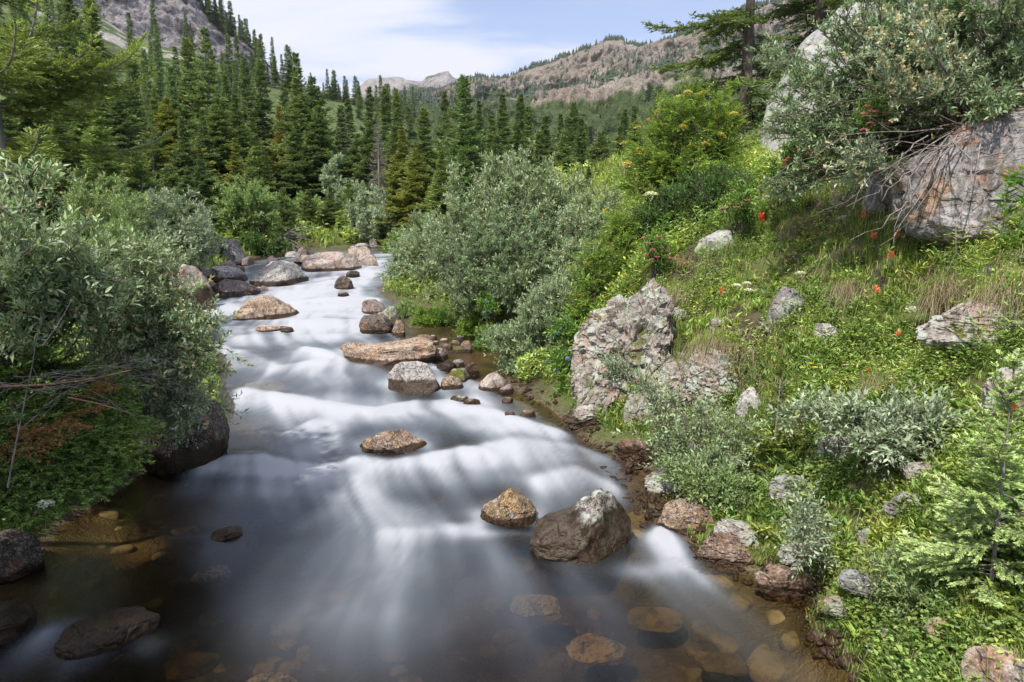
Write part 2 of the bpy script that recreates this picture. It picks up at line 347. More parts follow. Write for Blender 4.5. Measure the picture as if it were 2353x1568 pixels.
# ---------- ground ----------
def ground():
    ys = np.concatenate([np.linspace(-9, .8, 20)[:-1], np.geomspace(.8 + 1, 30 + 1, 330) - 1, np.geomspace(31, 260, 70)])
    s = np.linspace(-1, 1, 381); s = np.sign(s) * np.abs(s) ** 1.15
    Yg, Sg = np.meshgrid(ys, s, indexing='ij')
    Xg = Sg * (5.5 + 1.05 * np.maximum(Yg, 0)) 
    h = hgt(Xg, Yg); Z = W(Xg, Yg) + h
    nr, nc = Xg.shape; idx = np.arange(nr * nc).reshape(nr, nc)
    f = np.stack([idx[:-1, :-1], idx[:-1, 1:], idx[1:, 1:], idx[1:, :-1]], -1).reshape(-1, 4)
    mb = MB(); mb.add(np.stack([Xg, Yg, Z], -1).reshape(-1, 3), f, h.ravel())
    m, nt = newmat('ground'); T = NT(nt)
    tc = T.n('ShaderNodeTexCoord').outputs['Object']; hh = T.attr('height')
    big = T.noise(tc, .9, 4); mid = T.noise(tc, 5, 5, .65); fine = T.noise(tc, 30, 4, .7)
    soil = T.mix(T.ramp(mid, .35, .65), (.045, .032, .02), (.11, .085, .05))
    mossc = T.mix(fine, (.05, .075, .015), (.15, .17, .04))
    land = T.mix(T.ramp(big, .42, .55), soil, mossc)
    vo = T.vor(T.vmap(tc, (1, .7, 1)), 3.4, 'SMOOTH_F1'); vo2 = T.vor(tc, 8, 'SMOOTH_F1')
    st = T.mix(T.math('MULTIPLY', T.n('ShaderNodeSeparateColor').outputs[0], 1), (.2, .12, .05), (.2, .12, .05))
    sc = T.n('ShaderNodeSeparateColor'); T.l(vo.outputs['Color'], sc.inputs[0])
    stone = T.mix(sc.outputs[0], (.06, .045, .02), (.21, .15, .07)); stone = T.mix(T.ramp(sc.outputs[1], .75, 1), stone, (.26, .23, .16))
    stone = T.mix(T.ramp(T.noise(tc, 2.2, 2), .38, .62), stone, (.05, .035, .016))
    stone = T.mix(T.math('MULTIPLY', T.ramp(vo2.outputs['Distance'], .2, .6), .4), stone, (.05, .035, .015))
    rub = T.mix(T.ramp(fine, .4, .6), (.06, .038, .025), (.17, .12, .085))
    c = T.mix(T.ramp(hh, -.02, .0), stone, rub)
    c = T.mix(T.ramp(T.math('ADD', hh, T.math('MULTIPLY', mid, .25)), .10, .22), c, land)
    p = T.n('ShaderNodeBsdfPrincipled'); T.l(c, p.inputs['Base Color']); T.l(T.ramp(hh, .02, .12, .35, .95), p.inputs['Roughness'])
    T.l(T.bump(T.math('ADD', mid, T.math('MULTIPLY', fine, .5)), .05), p.inputs['Normal'])
    T.l(p.outputs[0], T.n('ShaderNodeOutputMaterial').inputs[0])
    me = mb.mesh('ground', m, 'height', smooth=True)
    tag(link('ground', me), kind='structure')
ground()

# ---------- hills ----------
def resample(row, us):
    row = np.array(row, float); y = np.interp(us, row[:, 0], row[:, 1]); Y = np.interp(us, row[:, 0], row[:, 2])
    return np.array([at(a, b, c) for a, b, c in zip(us, y, Y)])
def sheet(rows, u0, u1, nu, nv, amp, sc, seed, crest=0, ridged=False):
    """rows of (px, py, distance) turned into world points; nv steps between successive rows"""
    us = np.linspace(u0, u1, nu); RR = [resample(r, us) for r in rows]; out = []; vv = []
    for i in range(len(RR) - 1):
        for k in range(nv[i]):
            t = k / nv[i]; out.append(RR[i] * (1 - t) + RR[i + 1] * t); vv.append(i + t)
    out.append(RR[-1]); vv.append(len(RR) - 1)
    P = np.array(out); vv = np.array(vv)[:, None]
    q = P / sc
    d = fbm(q, 5, seed, .55)
    if ridged: d = (1 - np.abs(fbm(q, 5, seed, .55)) * 2.2) * .8 + .2 * d
    if ridged == 2: d = .75 * fbm(q, 5, seed, .6) + .30 * (1 - 2.2 * np.abs(fbm(q * 3.1, 4, seed + 3, .6))) + .12 * fbm(q * 11, 3, seed + 6, .7)
    if len(rows) > 2: k = np.clip(np.abs(vv - crest) * 3, .34, 1)
    else: k = 1
    P[..., 2] += d * amp * k * .5; P[..., 1] -= d * amp * k
    nr, nc = P.shape[:2]; idx = np.arange(nr * nc).reshape(nr, nc)
    f = np.stack([idx[:-1, :-1], idx[:-1, 1:], idx[1:, 1:], idx[1:, :-1]], -1).reshape(-1, 4)
    return P, f
def hillmat(name, ca, cb, green, gthr, sc, low=None, streak=(1, 1, 1), mottle=.75, bscale=1.0, warm=(.3, .18, .12), greenattr=True):
    m, nt = newmat(name); T = NT(nt); tc = T.n('ShaderNodeTexCoord').outputs['Object']
    v = T.vmap(tc, streak)
    a = T.noise(v, sc, 6, .65); b = T.noise(tc, sc * 5, 5, .7); g = T.noise(T.vmap(tc, (1, .4, .4)), sc * .9, 8, .72, .3); c3 = T.noise(tc, sc * 18, 3, .7)
    c = T.mix(T.ramp(a, .35, .65), ca, cb); c = T.mix(T.ramp(b, .45, .7, 0, mottle), c, T.mix(1.0, c, (.4, .4, .44), 'MULTIPLY'))  # second mix: darker mottling spread at random by noise
    c = T.mix(T.ramp(T.noise(tc, sc * 2.3, 4), .52, .62, 0, .6), c, warm)
    c = T.mix(T.ramp(T.noise(tc, sc * 30, 4, .75), .5, .62, 0, .55), c, tuple(min(.62, x * 1.35) for x in cb)); c = T.mix(T.ramp(T.noise(tc, sc * 45, 3, .75), .52, .62, 0, .6), c, (.10, .085, .08))
    c = T.mix(T.ramp(T.noise(T.vmap(tc, (1, .10, .10)), sc * 3.2, 5, .6, .4), .54, .66, 0, .65), c, tuple(min(.6, x * 1.4) for x in ca)); gm = T.math('ADD', g, T.math('MULTIPLY', T.attr('green'), 1.0))
    gc = T.mix(T.ramp(b, .4, .6), green, tuple(x * .55 for x in green)); gc = T.mix(T.ramp(c3, .5, .7), gc, tuple(x * 1.5 for x in green))
    c = T.mix(T.ramp(gm, gthr, gthr + .06), c, gc)
    p = T.n('ShaderNodeBsdfPrincipled'); T.l(c, p.inputs['Base Color']); p.inputs['Roughness'].default_value = .95; p.inputs['Specular IOR Level'].default_value = .1
    T.l(T.bump(T.math('ADD', a, T.math('ADD', T.math('MULTIPLY', b, .5), T.math('MULTIPLY', c3, .25))), 1.2 / sc * .12 * bscale), p.inputs['Normal'])
    T.l(p.outputs[0], T.n('ShaderNodeOutputMaterial').inputs[0])
    return m
def addsheet(name, P, f, mat, green):
    mb = MB(); mb.add(P.reshape(-1, 3), f, green.ravel()); o = link(name, mb.mesh(name, mat, 'green', smooth=True)); tag(o, kind='structure'); return o

ridge = [(700, 260, 760), (800, 238, 760), (1000, 215, 740), (1085, 188, 720), (1100, 180, 715), (1125, 191, 700), (1165, 181, 690), (1200, 168, 680), (1245, 155, 670), (1290, 141, 660), (1335, 124, 650), (1372, 106, 645), (1386, 100, 640), (1395, 94, 640), (1425, 91, 635),
         (1442, 104, 630), (1470, 108, 620), (1500, 101, 610), (1545, 92, 600), (1570, 83, 600), (1600, 74, 590), (1660, 58, 580), (1760, 20, 570), (2000, -60, 560), (2800, -300, 540)]
mid_ = [(700, 300, 560), (1000, 270, 540), (1250, 240, 520), (1420, 200, 480), (1600, 170, 440), (2000, 60, 420), (2800, -120, 400)]
base_ = [(700, 500, 110), (1250, 500, 110), (1600, 480, 110), (2000, 440, 110), (2800, 430, 110)]
back_ = [(a, b + 60, c + 120) for a, b, c in ridge]
RP, rf = sheet([base_, mid_, ridge, back_], 700, 2800, 520, [70, 110, 6], 30, 55, 11, crest=2, ridged=2)
gx, gy = topx(RP)
g = .05 * n2(RP[..., 0], RP[..., 2], 30, 4, 5) + .10 * sstep(150, 300, gy) + .10 * sstep(1300, 1600, gx) * sstep(120, 200, gy) - .06 + .25 * sstep(0, .9, (gy - 190) / 100)
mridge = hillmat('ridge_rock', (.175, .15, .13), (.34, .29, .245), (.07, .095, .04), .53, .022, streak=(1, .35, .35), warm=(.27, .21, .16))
addsheet('mountain_ridge', RP, rf, mridge, g)
far = [(560, 300, 1500), (780, 250, 1500), (818, 215, 1450), (826, 205, 1450), (850, 190, 1450), (880, 184, 1450), (925, 178, 1450), (950, 186, 1430), (968, 190, 1420), (985, 178, 1400), (1010, 171, 1380), (1030, 167, 1380), (1046, 182, 1370), (1062, 196, 1360), (1100, 210, 1360), (1300, 260, 1300)]
fbase = [(560, 480, 600), (1300, 480, 600)]
fback = [(a, b + 60, c + 200) for a, b, c in far]
FP, ff = sheet([fbase, far, fback], 560, 1300, 300, [110, 4], 60, 130, 23, crest=1, ridged=2)
gx, gy = topx(FP)
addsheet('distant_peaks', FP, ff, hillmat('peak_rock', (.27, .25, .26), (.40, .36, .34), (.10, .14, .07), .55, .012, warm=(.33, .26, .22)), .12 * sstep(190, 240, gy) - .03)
htop = [(-900, -330, 230), (0, -50, 225), (130, -5, 222), (230, 30, 220), (300, 80, 218), (380, 105, 216), (450, 122, 214), (530, 152, 212), (600, 190, 212), (700, 222, 214), (800, 238, 230), (900, 262, 250), (1010, 300, 270)]
hbase = [(-900, 540, 44), (0, 540, 44), (500, 520, 55), (800, 505, 70), (1010, 500, 100)]
hback = [(a, b + 40, c + 60) for a, b, c in htop]
HP, hf = sheet([hbase, htop, hback], -900, 1010, 360, [120, 4], 7, 24, 31, crest=1)
gx, gy = topx(HP)
addsheet('hillside', HP, hf, hillmat('hillside_turf', (.42, .38, .33), (.55, .51, .46), (.14, .18, .075), .45, .09, warm=(.45, .38, .32)), .02 + .12 * sstep(60, 260, gy))
ctop = [(-300, -500, 232), (230, -300, 240), (330, -180, 242), (400, -70, 243), (440, -20, 243), (463, 5, 243), (485, 40, 243), (500, 62, 243), (540, 92, 242), (560, 104, 242), (590, 132, 241), (615, 150, 241), (650, 182, 241), (700, 205, 241), (745, 222, 241), (800, 244, 241)]
cbot = [(-300, -60, 218), (230, 85, 216), (300, 130, 214), (380, 160, 212), (450, 180, 210), (530, 210, 208), (600, 240, 208), (700, 262, 210), (800, 285, 222)]
cback = [(a, b + 90, c + 60) for a, b, c in ctop]
CP_, cf = sheet([cbot, ctop, cback], -300, 800, 420, [150, 6], 9, 16, 47, crest=9, ridged=True)
m_cl = rockmat('cliff_rock', (.19, .18, .20), (.27, .25, .26), dark=(.06, .055, .07), lichen=(.30, .26, .22), lich=.35, speck=.4, rust=(.27, .20, .17), rustamt=.25, scale=.035, crack=.5, streak=.75)
mb = MB(); mb.add(CP_.reshape(-1, 3), cf); tag(link('cliff', mb.mesh('cliff', m_cl, 'tip', smooth=True)), kind='structure')
# snow patches below the far peaks

def haze():
    mb = MB(); x0, x1, y0, y1, z0, z1 = -3000, 3000, -60, 2100, -60, 1100
    v = [[x, y, z] for x in (x0, x1) for y in (y0, y1) for z in (z0, z1)]; mb.add(v, [[0, 1, 3, 2], [4, 6, 7, 5], [0, 4, 5, 1], [2, 3, 7, 6], [0, 2, 6, 4], [1, 5, 7, 3]])
    m, nt = newmat('haze'); T = NT(nt); p = T.n('ShaderNodeVolumePrincipled'); p.inputs['Color'].default_value = (.80, .88, 1, 1); p.inputs['Density'].default_value = .0001; p.inputs['Anisotropy'].default_value = .2
    T.l(p.outputs[0], T.n('ShaderNodeOutputMaterial').inputs['Volume']); tag(link('haze', mb.mesh('haze', m)), kind='stuff')
haze()
# ---------- rocks ----------
import bmesh
_ico = {}
def ico(sub):
    if sub not in _ico:
        bm = bmesh.new(); bmesh.ops.create_icosphere(bm, subdivisions=sub, radius=1)
        bm.verts.ensure_lookup_table()
        _ico[sub] = (np.array([v.co[:] for v in bm.verts]), np.array([[v.index for v in f.verts] for f in bm.faces])); bm.free()
    return _ico[sub]
M = {}
M['bed'] = rockmat('streambed_stone', (.10, .075, .04), (.25, .20, .12), lich=.1, speck=.1, rust=(.26, .18, .08), rustamt=.3, crack=.1)
M['granite'] = rockmat('granite_pale', (.42, .39, .37), (.54, .50, .47), lichen=(.46, .46, .42), lich=.3, speck=.85, rustamt=.15)
M['pink'] = rockmat('granite_pink', (.42, .33, .28), (.52, .44, .39), lich=.1, speck=.5, rust=(.36, .19, .10), rustamt=.4, lichen=(.45, .42, .38))
M['orange'] = rockmat('granite_rusty', (.38, .26, .18), (.50, .37, .27), lich=.25, speck=.75, rust=(.42, .24, .12), rustamt=.5, lichen=(.55, .47, .38))
M['purple'] = rockmat('granite_dark_red', (.20, .14, .13), (.30, .23, .21), lich=.25, speck=.6, rustamt=.3, lichen=(.36, .32, .30))
M['dark'] = rockmat('stone_dark', (.045, .035, .03), (.10, .075, .06), lich=.15, speck=.5, rustamt=.3, lichen=(.26, .24, .2))
M['grey'] = rockmat('stone_grey', (.19, .18, .18), (.28, .265, .26), lich=.5, speck=.5, rustamt=.15, lichen=(.42, .44, .40))
M['mossy'] = rockmat('stone_mossy', (.30, .28, .25), (.38, .36, .32), lich=.5, speck=.5, rustamt=.2, moss=.6)
M['brown'] = rockmat('stone_brown', (.18, .115, .075), (.29, .19, .125), lich=.15, speck=.8, rust=(.30, .17, .07), rustamt=.5, lichen=(.40, .34, .25))
M['gold'] = rockmat('stone_gold', (.20, .13, .055), (.34, .23, .11), lich=.1, speck=.9, rust=(.36, .20, .06), rustamt=.6, lichen=(.42, .36, .24))
M['block'] = rockmat('boulder_pied', (.17, .145, .12), (.28, .24, .19), dark=(.02, .018, .016), lich=.75, speck=.95, rustamt=.3, lichen=(.44, .48, .44))
M['outcrop'] = rockmat('outcrop_rock', (.29, .24, .205), (.41, .365, .32), dark=(.07, .055, .045), lich=.7, speck=.45, rust=(.40, .25, .16), rustamt=.3, lichen=(.42, .44, .38), moss=.3, crack=.9)
M['wetred'] = rockmat('stone_wet_red', (.17, .10, .07), (.26, .17, .12), lich=.1, speck=.5, rust=(.28, .14, .06), rustamt=.35, moss=.25)
M['cliffgrey'] = rockmat('boulder_lichen', (.36, .35, .36), (.44, .43, .44), dark=(.12, .12, .12), lich=.7, speck=.3, rustamt=.08, lichen=(.42, .46, .30))
M['face'] = rockmat('rock_face', (.26, .24, .25), (.40, .37, .36), dark=(.06, .05, .05), lich=.2, speck=.5, rust=(.40, .24, .16), rustamt=.6, streak=.6, moss=.15)
def shape(seed, sub, cuts, box, rough, layered=0.0, strata=(.2, .1, 1.0), sf=7.0):
    r = np.random.default_rng(seed); V, f = ico(sub); p = np.sign(V) * np.abs(V) ** box; p = p / np.abs(p).max(0)
    for _ in range(cuts):
        n = r.normal(size=3); n[2] = abs(n[2]) * .8; n /= np.linalg.norm(n); d = r.uniform(.64, .90)
        k = np.maximum(0, p @ n - d); p = p - k[:, None] * n[None] * .92
    o = r.uniform(0, 50, 3)
    p = p * (1 + rough * 1.1 * fbm(p * 1.3 + o, 3, seed)[:, None] + rough * .45 * fbm(p * 4 + o, 3, seed + 1)[:, None] + rough * .2 * fbm(p * 12 + o, 3, seed + 2)[:, None])
    if layered:
        nr = norm(p); sn = norm(np.array(strata)); wv = fbm(p * 2 + o, 4, seed + 5)
        s = (p @ sn) * sf + wv * 2.2; fr = s - np.floor(s)
        q = np.stack([p @ norm(np.array([1, .3, -.2])) * sf * .55 + wv * 1.5, p @ norm(np.array([-.3, 1, 0])) * sf * .55 + wv, s], -1)
        cell = vnoise(np.floor(q) + .0, seed + 8)
        q2 = q * 2.3 + 9.1; cell2 = vnoise(np.floor(q2), seed + 9)
        p = p + nr * (layered * (cell * .55 + cell2 * .25 + (fr ** 3) * -.35 + .35 * fbm(p * 9 + o, 3, seed + 3)))[:, None]
    return p, f
RK = []
def rock(label, x0, x1, yt, yb, mat, Y=None, prof=None, seed=None, cuts=5, box=.80, rough=.15, dr=.75, name='rock', group=None, ground=False, sub=4, wet=0.0, wetline=.045,
         layered=0.0, strata=(.2, .1, 1.0), sf=7.0, lean=0.0, cat='rock', bury=.28, slope=False, out=-.01, sunk=None):
    xc = (x0 + x1) / 2; seed = seed if seed is not None else int(x0 * 7 + yt * 13) % 9973
    if Y is not None: fr = at(xc, yb, Y)
    elif ground: fr = hitG(xc, yb)
    else: fr = hitW(xc, yb)
    wd = (x1 - x0) / F * depth(fr)
    for _ in range(3):
        yc = fr[1] + wd * dr * .42; c = at(xc, yb, yc); wd = (x1 - x0) / F * depth(np.array([c[0], yc, fr[2]]))
    top = at(xc, yt, yc + wd * dr * .05); h = max(.05, top[2] - fr[2])
    if slope:
        c = hitG(xc, (yt * .45 + yb * .55)) if Y is None else at(xc, (yt + yb) / 2, Y); c = c + norm(CAM - c) * out; wd = (x1 - x0) / F * depth(c); yc = c[1]
    p, f = shape(seed, sub, cuts, box, rough, layered, strata, sf)
    ext = (p.max(0) - p.min(0)) / 2; cen = (p.max(0) + p.min(0)) / 2; p = (p - cen) / ext
    L = np.empty_like(p); L[:, 0] = p[:, 0] * wd / 2; L[:, 1] = p[:, 1] * wd * dr / 2
    z = (p[:, 2] + bury) / (1 + bury) if not slope else p[:, 2].copy()
    if slope: h = (yb - yt) / F * depth(c) / 2 * 1.04; fr = c
    if prof is not None:
        pr = np.array(prof, float); z = np.where(z > 0, z * np.interp(p[:, 0] + .06 * fbm(p * 3, 2, seed), pr[:, 0], pr[:, 1]), z)
        z = np.where(z > 0, z / z.max(), z)
    L[:, 2] = z * h; L[:, 0] += lean * L[:, 2]
    rz = -math.atan2(xc - 1176.5, F); loc = np.array([c[0], yc, fr[2]])
    if sunk: loc[2] = float(W(loc[0], loc[1])) - L[:, 2].max() - sunk
    cs, sn = math.cos(rz), math.sin(rz)
    wx = loc[0] + L[:, 0] * cs - L[:, 1] * sn; wy = loc[1] + L[:, 0] * sn + L[:, 1] * cs; wz = loc[2] + L[:, 2]
    wt = np.clip(0 if sunk else sstep(wetline * 1.6, wetline * .3, wz - W(wx, wy)) + wet, 0, 1)
    mb = MB(); mb.add(L, f, wt)
    o = link(name, mb.mesh(name, M[mat], 'wet', smooth=True), loc=loc); o.rotation_euler = (0, 0, rz)
    try: o.data.set_sharp_from_angle(angle=math.radians(38))
    except Exception: pass
    if not slope and Y is None and not sunk: RK.append((loc[0], loc[1], wd))
    tag(o, label, cat, group); return o
B = 'boulders in the stream'; U = 'boulders at the head of the cascade'
rock('big pied boulder with white lichen peak, dark wet foot, right of the golden stone', 1219, 1449, 1125, 1292, 'block', prof=[(-1, .60), (-.6, .62), (-.25, .68), (.1, .92), (.35, 1.15), (.6, 1.15), (1, .8)], cuts=3, box=.72, rough=.13, dr=.85, group=B, sub=6, seed=12, wetline=.30, name='boulder', cat='boulder')
rock('golden brown pointed stone with black spots beside the big pied boulder', 1103, 1233, 1113, 1208, 'gold', prof=[(-1, .6), (-.5, .8), (-.05, 1.15), (.3, 1.0), (.6, 1.0), (.9, 1)], cuts=6, box=.75, group=B, sub=5, seed=37, wetline=.06, rough=.2, name='boulder', cat='boulder', lean=.1)
rock('low brown boulder with foam pouring past, alone in mid stream', 828, 980, 982, 1042, 'brown', group=B, sub=5, cuts=9, name='boulder', cat='boulder')
rock('small golden stone barely breaking the dark near water', 488, 556, 1213, 1240, 'gold', group=B, wet=.3)
rock('long flat pink boulder across the right side of the stream', 786, 1003, 776, 842, 'orange', prof=[(-1, 1.3), (-.8, 1.1), (-.3, .95), (.3, 1.05), (.7, 1.15), (1, 1.2)], group=B, sub=5, box=.5, cuts=3, rough=.16, seed=45, name='boulder', cat='boulder', wetline=.1)
rock('rounded grey speckled boulder just in front of the long pink boulder', 892, 1016, 827, 900, 'granite', group=B, sub=5, seed=5, name='boulder', cat='boulder', wetline=.14)
rock('small brown and white stone touching the rounded speckled boulder', 1013, 1064, 862, 895, 'brown', group=B, wet=.1)
rock('white topped mossy stone behind the small brown stone', 1028, 1084, 846, 880, 'mossy', group=B)
rock('reddish grey triangular rock under the low willow branches', 1099, 1164, 854, 899, 'pink', prof=[(-1, .5), (0, 1.1), (.5, 1), (1, .7)], group=B)
rock('little dark red stone beside the triangular rock', 1145, 1180, 883, 903, 'purple')
rock('flat pale stone of the pair at the edge of the golden shallows', 1034, 1078, 908, 926, 'mossy', wet=.2)
rock('flat brown stone of the pair at the edge of the golden shallows', 1064, 1104, 917, 936, 'brown', wet=.4)
rock('dark stone alone in the golden shallows, near the outcrop foot', 1192, 1234, 943, 964, 'brown', wet=.5)
rock('brown stone upstream in the golden shallows', 1152, 1180, 913, 928, 'gold', wet=.3)
rock('dark stone half under water in the golden shallows', 1154, 1186, 945, 968, 'brown', wet=.6)
rock('black wet stone between the pink boulder and the mossy stone', 1003, 1050, 830, 852, 'dark', wet=.8)
rock('black shaded stone behind the mossy stone by the willow', 1061, 1102, 830, 867, 'dark', wet=.6)
rock('grey stone behind the black wet stone', 1040, 1067, 826, 842, 'grey')
st = [(966, 990, 775, 788, 'wetred', 'dark red stone, leftmost of the little dam'), (988, 1010, 783, 795, 'brown', 'brown stone second in the little dam'), (984, 1004, 770, 780, 'pink', 'pale stone perched at the back of the little dam'), (1006, 1032, 777, 790, 'pink', 'pink stone in the middle of the little dam'),
      (1012, 1040, 790, 805, 'wetred', 'wet red stone below the middle of the little dam'), (1033, 1060, 782, 797, 'brown', 'brown stone at the right of the little dam'), (1040, 1066, 796, 812, 'mossy', 'mossy stone low at the right of the little dam'), (1058, 1086, 782, 812, 'wetred', 'upright red stone ending the little dam'), (1046, 1068, 772, 783, 'grey', 'grey stone at the top of the little dam')]
for a, b, c_, d, m_, l_ in st: rock(l_, a, b, c_, d, m_, group='stones of a little dam behind the pink boulder', wet=.2, sub=3)
rock('orange domed boulder standing in white water', 556, 687, 678, 732, 'orange', cuts=4, prof=[(-1, .8), (-.3, 1.1), (.1, 1.05), (.6, .8), (1, .6)], group=B, sub=5, seed=63, box=.8, name='boulder', cat='boulder', wetline=.08)
rock('small speckled boulder leaning on the orange domed boulder', 536, 610, 707, 737, 'orange', group=B, name='boulder', cat='boulder')
rock('sunken tan stone, white capped, downstream of the orange boulder', 588, 650, 747, 764, 'pink', group=B, wet=.35, wetline=.03)
rock('sunken brown stone beside the sunken tan one', 645, 674, 749, 764, 'brown', group=B, wet=.5)
rock('big white and black speckled boulder between two falls', 577, 708, 599, 654, 'granite', group=U, sub=5, seed=71, box=.72, prof=[(-1, .95), (-.4, 1.05), (0, 1.1), (.5, 1), (1, .7)], name='boulder', cat='boulder', wetline=.1)
rock('dark red boulder with pale top left of the orange boulder', 490, 598, 640, 683, 'purple', group=U, sub=5, prof=[(-1, .9), (-.4, 1.1), (.3, .9), (1, .55)], name='boulder', cat='boulder', wetline=.12)
rock('white topped brown boulder touching the big speckled one', 476, 571, 611, 655, 'granite', group=U, sub=5, seed=77, name='boulder', cat='boulder', wetline=.2)
rock('long pale pinkish slab boulder across the stream head', 694, 834, 578, 622, 'pink', group=U, sub=5, seed=82, cuts=5, name='boulder', cat='boulder', wetline=.08)
rock('tall grey boulder under the left willow bushes', 505, 564, 549, 612, 'grey', Y=20, group=U, sub=5, seed=83, box=.75, name='boulder', cat='boulder', bury=.6)
rock('pointed reddish stone below the tall grey boulder', 498, 545, 599, 627, 'purple', group=U, wet=.2)
rock('small dark stone below the tall grey boulder', 541, 562, 610, 626, 'brown', group=U, wet=.3)
rock('small tan boulder behind the big speckled boulder', 614, 637, 588, 607, 'pink', group=U)
rock('flat tan shelf stone left of the long pale slab', 676, 728, 586, 605, 'orange', group=U)
rock('upright oblong grey block on the far bank', 681, 707, 543, 571, 'granite', Y=26.5, box=.6, group=U, bury=.5)
rock('dark grey block under the upright oblong block', 685, 713, 568, 592, 'purple', group=U, bury=.5)
rock('pale bluish stone behind the long pale slab', 719, 752, 566, 584, 'grey', Y=26, group=U, bury=.5)
rock('rounded tan boulder on the far bank above the pale bluish stone', 732, 757, 551, 579, 'granite', Y=27, group=U, bury=.5)
rock('grey lobe of the twin boulders on the far bank', 752, 772, 558, 579, 'grey', Y=27.2, group=U, bury=.5)
rock('small pale block in the gap before the upper right blocks', 785, 803, 571, 583, 'pink', Y=26, group=U, bury=.5)
rock('square pinkish block, left of the upper right blocks', 800, 829, 565, 592, 'pink', box=.6, group=U, bury=.5)
rock('tall squared tan block at the stream head near the willow', 821, 864, 566, 604, 'pink', box=.6, group=U, bury=.5)
rock('white slab lying on top of the upper right blocks', 816, 850, 559, 571, 'granite', Y=25.5, group=U, bury=.5)
rock('tan rounded block nearest the willow at the stream head', 829, 868, 585, 615, 'pink', box=.7, group=U, bury=.4)
rock('grey block at the foot of the far grass beside the willow', 848, 872, 548, 575, 'grey', Y=26.5, group=U, bury=.5)
rock('dark wet boulder with white water pouring over its shoulder', 769, 815, 633, 668, 'dark', group=U, wet=.3, prof=[(-1, 1), (0, 1.1), (1, .7)], sub=5, name='boulder', cat='boulder')
rock('small black stone on the shoulder of the dark wet boulder', 795, 827, 622, 637, 'dark', group=U, wet=.5)
rock('tiny dark stone in the white water below the dark wet boulder', 776, 802, 671, 680, 'brown', group=U, wet=.4)
rock('small orange stone between the dark red and the speckled boulder', 597, 617, 656, 675, 'orange', group=U)
rock('small dark triangular stone under the dark red boulder', 501, 526, 675, 687, 'dark', group=U, wet=.6)
rock('large pale boulder with dark wet foot behind the left willow', 396, 495, 606, 718, 'pink', sub=5, seed=93, group=U, box=.75, name='boulder', cat='boulder', wetline=.5)
rock('shaded dark block behind the left willow, beside the tall grey boulder', 452, 500, 584, 624, 'dark', Y=19.5, group=U, bury=.5)
rock('small grey stone at the foot of the red flowered bush', 562, 586, 583, 603, 'grey', Y=22.5, group=U, bury=.5)
rock('little grey stone on the far shore left of the dark grey block', 668, 684, 573, 590, 'grey', Y=25, group=U, bury=.5)
rock('flat dark shore stone below the little grey stone', 656, 684, 588, 597, 'purple', Y=24, group=U, bury=.5)
rock('dark red jagged boulder on the right edge of the upper falls', 832, 890, 687, 722, 'purple', group=B, wet=.25, sub=5, name='boulder', cat='boulder', cuts=10)
rock('sloping grey topped slab above the black boulder on the right bank', 838, 925, 703, 752, 'mossy', seed=103, prof=[(-1, .3), (0, .7), (.7, 1.1), (1, 1)], group=B, sub=5, name='boulder', cat='boulder')
rock('black wet boulder with lichen rim on the right bank', 826, 905, 722, 766, 'dark', wet=.25, group=B, sub=5, seed=104, name='boulder', cat='boulder')
rock('small brown rock beside the black wet boulder', 900, 932, 735, 770, 'brown', group=B)

for lab, x0, x1, y0, y1, m_ in [('low dark boulder wedged between the tall grey boulder and the stream', 556, 584, 590, 612, 'purple'), ('grey stone at the water edge under the pale round willow', 440, 482, 612, 640, 'grey'), ('brown flat stone left of the dark red boulder', 462, 500, 640, 664, 'brown'), ('small pale stone just above the long pale slab', 655, 690, 578, 594, 'granite'), ('little tan stone between slab and upper right blocks', 792, 812, 588, 604, 'orange'), ('flat rusty stone joining the long slab boulder to the shore', 985, 1030, 800, 826, 'purple'), ('wet rusty block behind the right end of the long slab boulder', 950, 1000, 768, 792, 'wetred')]:
    rock(lab, x0, x1, y0, y1, m_, group=U if x0 < 900 else B, sub=5)
# lower left bank
rock('large black shaded rock under the left willow, white water beyond', 325, 526, 862, 1072, 'dark', Y=5.6, sub=5, seed=118, box=.8, dr=.9, name='boulder', cat='boulder', wet=.05, prof=[(-1, 1), (.6, 1), (.9, .95), (1, .8)], wetline=.2)
rock('dark shaded stone at the left frame edge beneath the leafy plant', -70, 92, 1226, 1345, 'dark', sub=5, name='boulder', cat='boulder')
rock('dark round stone low in the near water at left', 152, 362, 1412, 1505, 'dark', sub=5, seed=116, wet=1, cuts=5, name='boulder', cat='boulder', wetline=.03)
rock('dark mossy stone at the left frame edge in the near water', -90, 76, 1395, 1490, 'dark', sub=5, wet=.8, name='boulder', cat='boulder')
for lab, x0, x1, y0, y1, m_, s_ in [('pale submerged stone glimmering below the pied boulder', 1170, 1290, 1330, 1375, 'granite', .05), ('golden submerged stone at right under the near water', 1440, 1570, 1365, 1410, 'bed', .05), ('reddish submerged stone below the two boulders', 1300, 1440, 1405, 1465, 'pink', .07), ('pale submerged stone at the bottom edge left of centre', 560, 680, 1480, 1550, 'granite', .07),
    ('olive submerged stone in the dark water at left', 440, 530, 1280, 1310, 'granite', .04), ('brown submerged stone left of the pale one at the bottom edge', 380, 500, 1440, 1500, 'bed', .06), ('long amber submerged stone low at right', 1600, 1720, 1450, 1500, 'bed', .06), ('tan submerged stone above the fall beside the long boulder', 690, 770, 800, 822, 'orange', .02), ('submerged tan stone under the milky water, left centre', 560, 660, 850, 880, 'pink', .03), ('submerged golden stone in the shallows beside the outcrop', 1110, 1180, 930, 950, 'bed', .02)]:
    rock(lab, x0, x1, y0, y1, m_, sunk=s_, dr=.6, bury=.6)
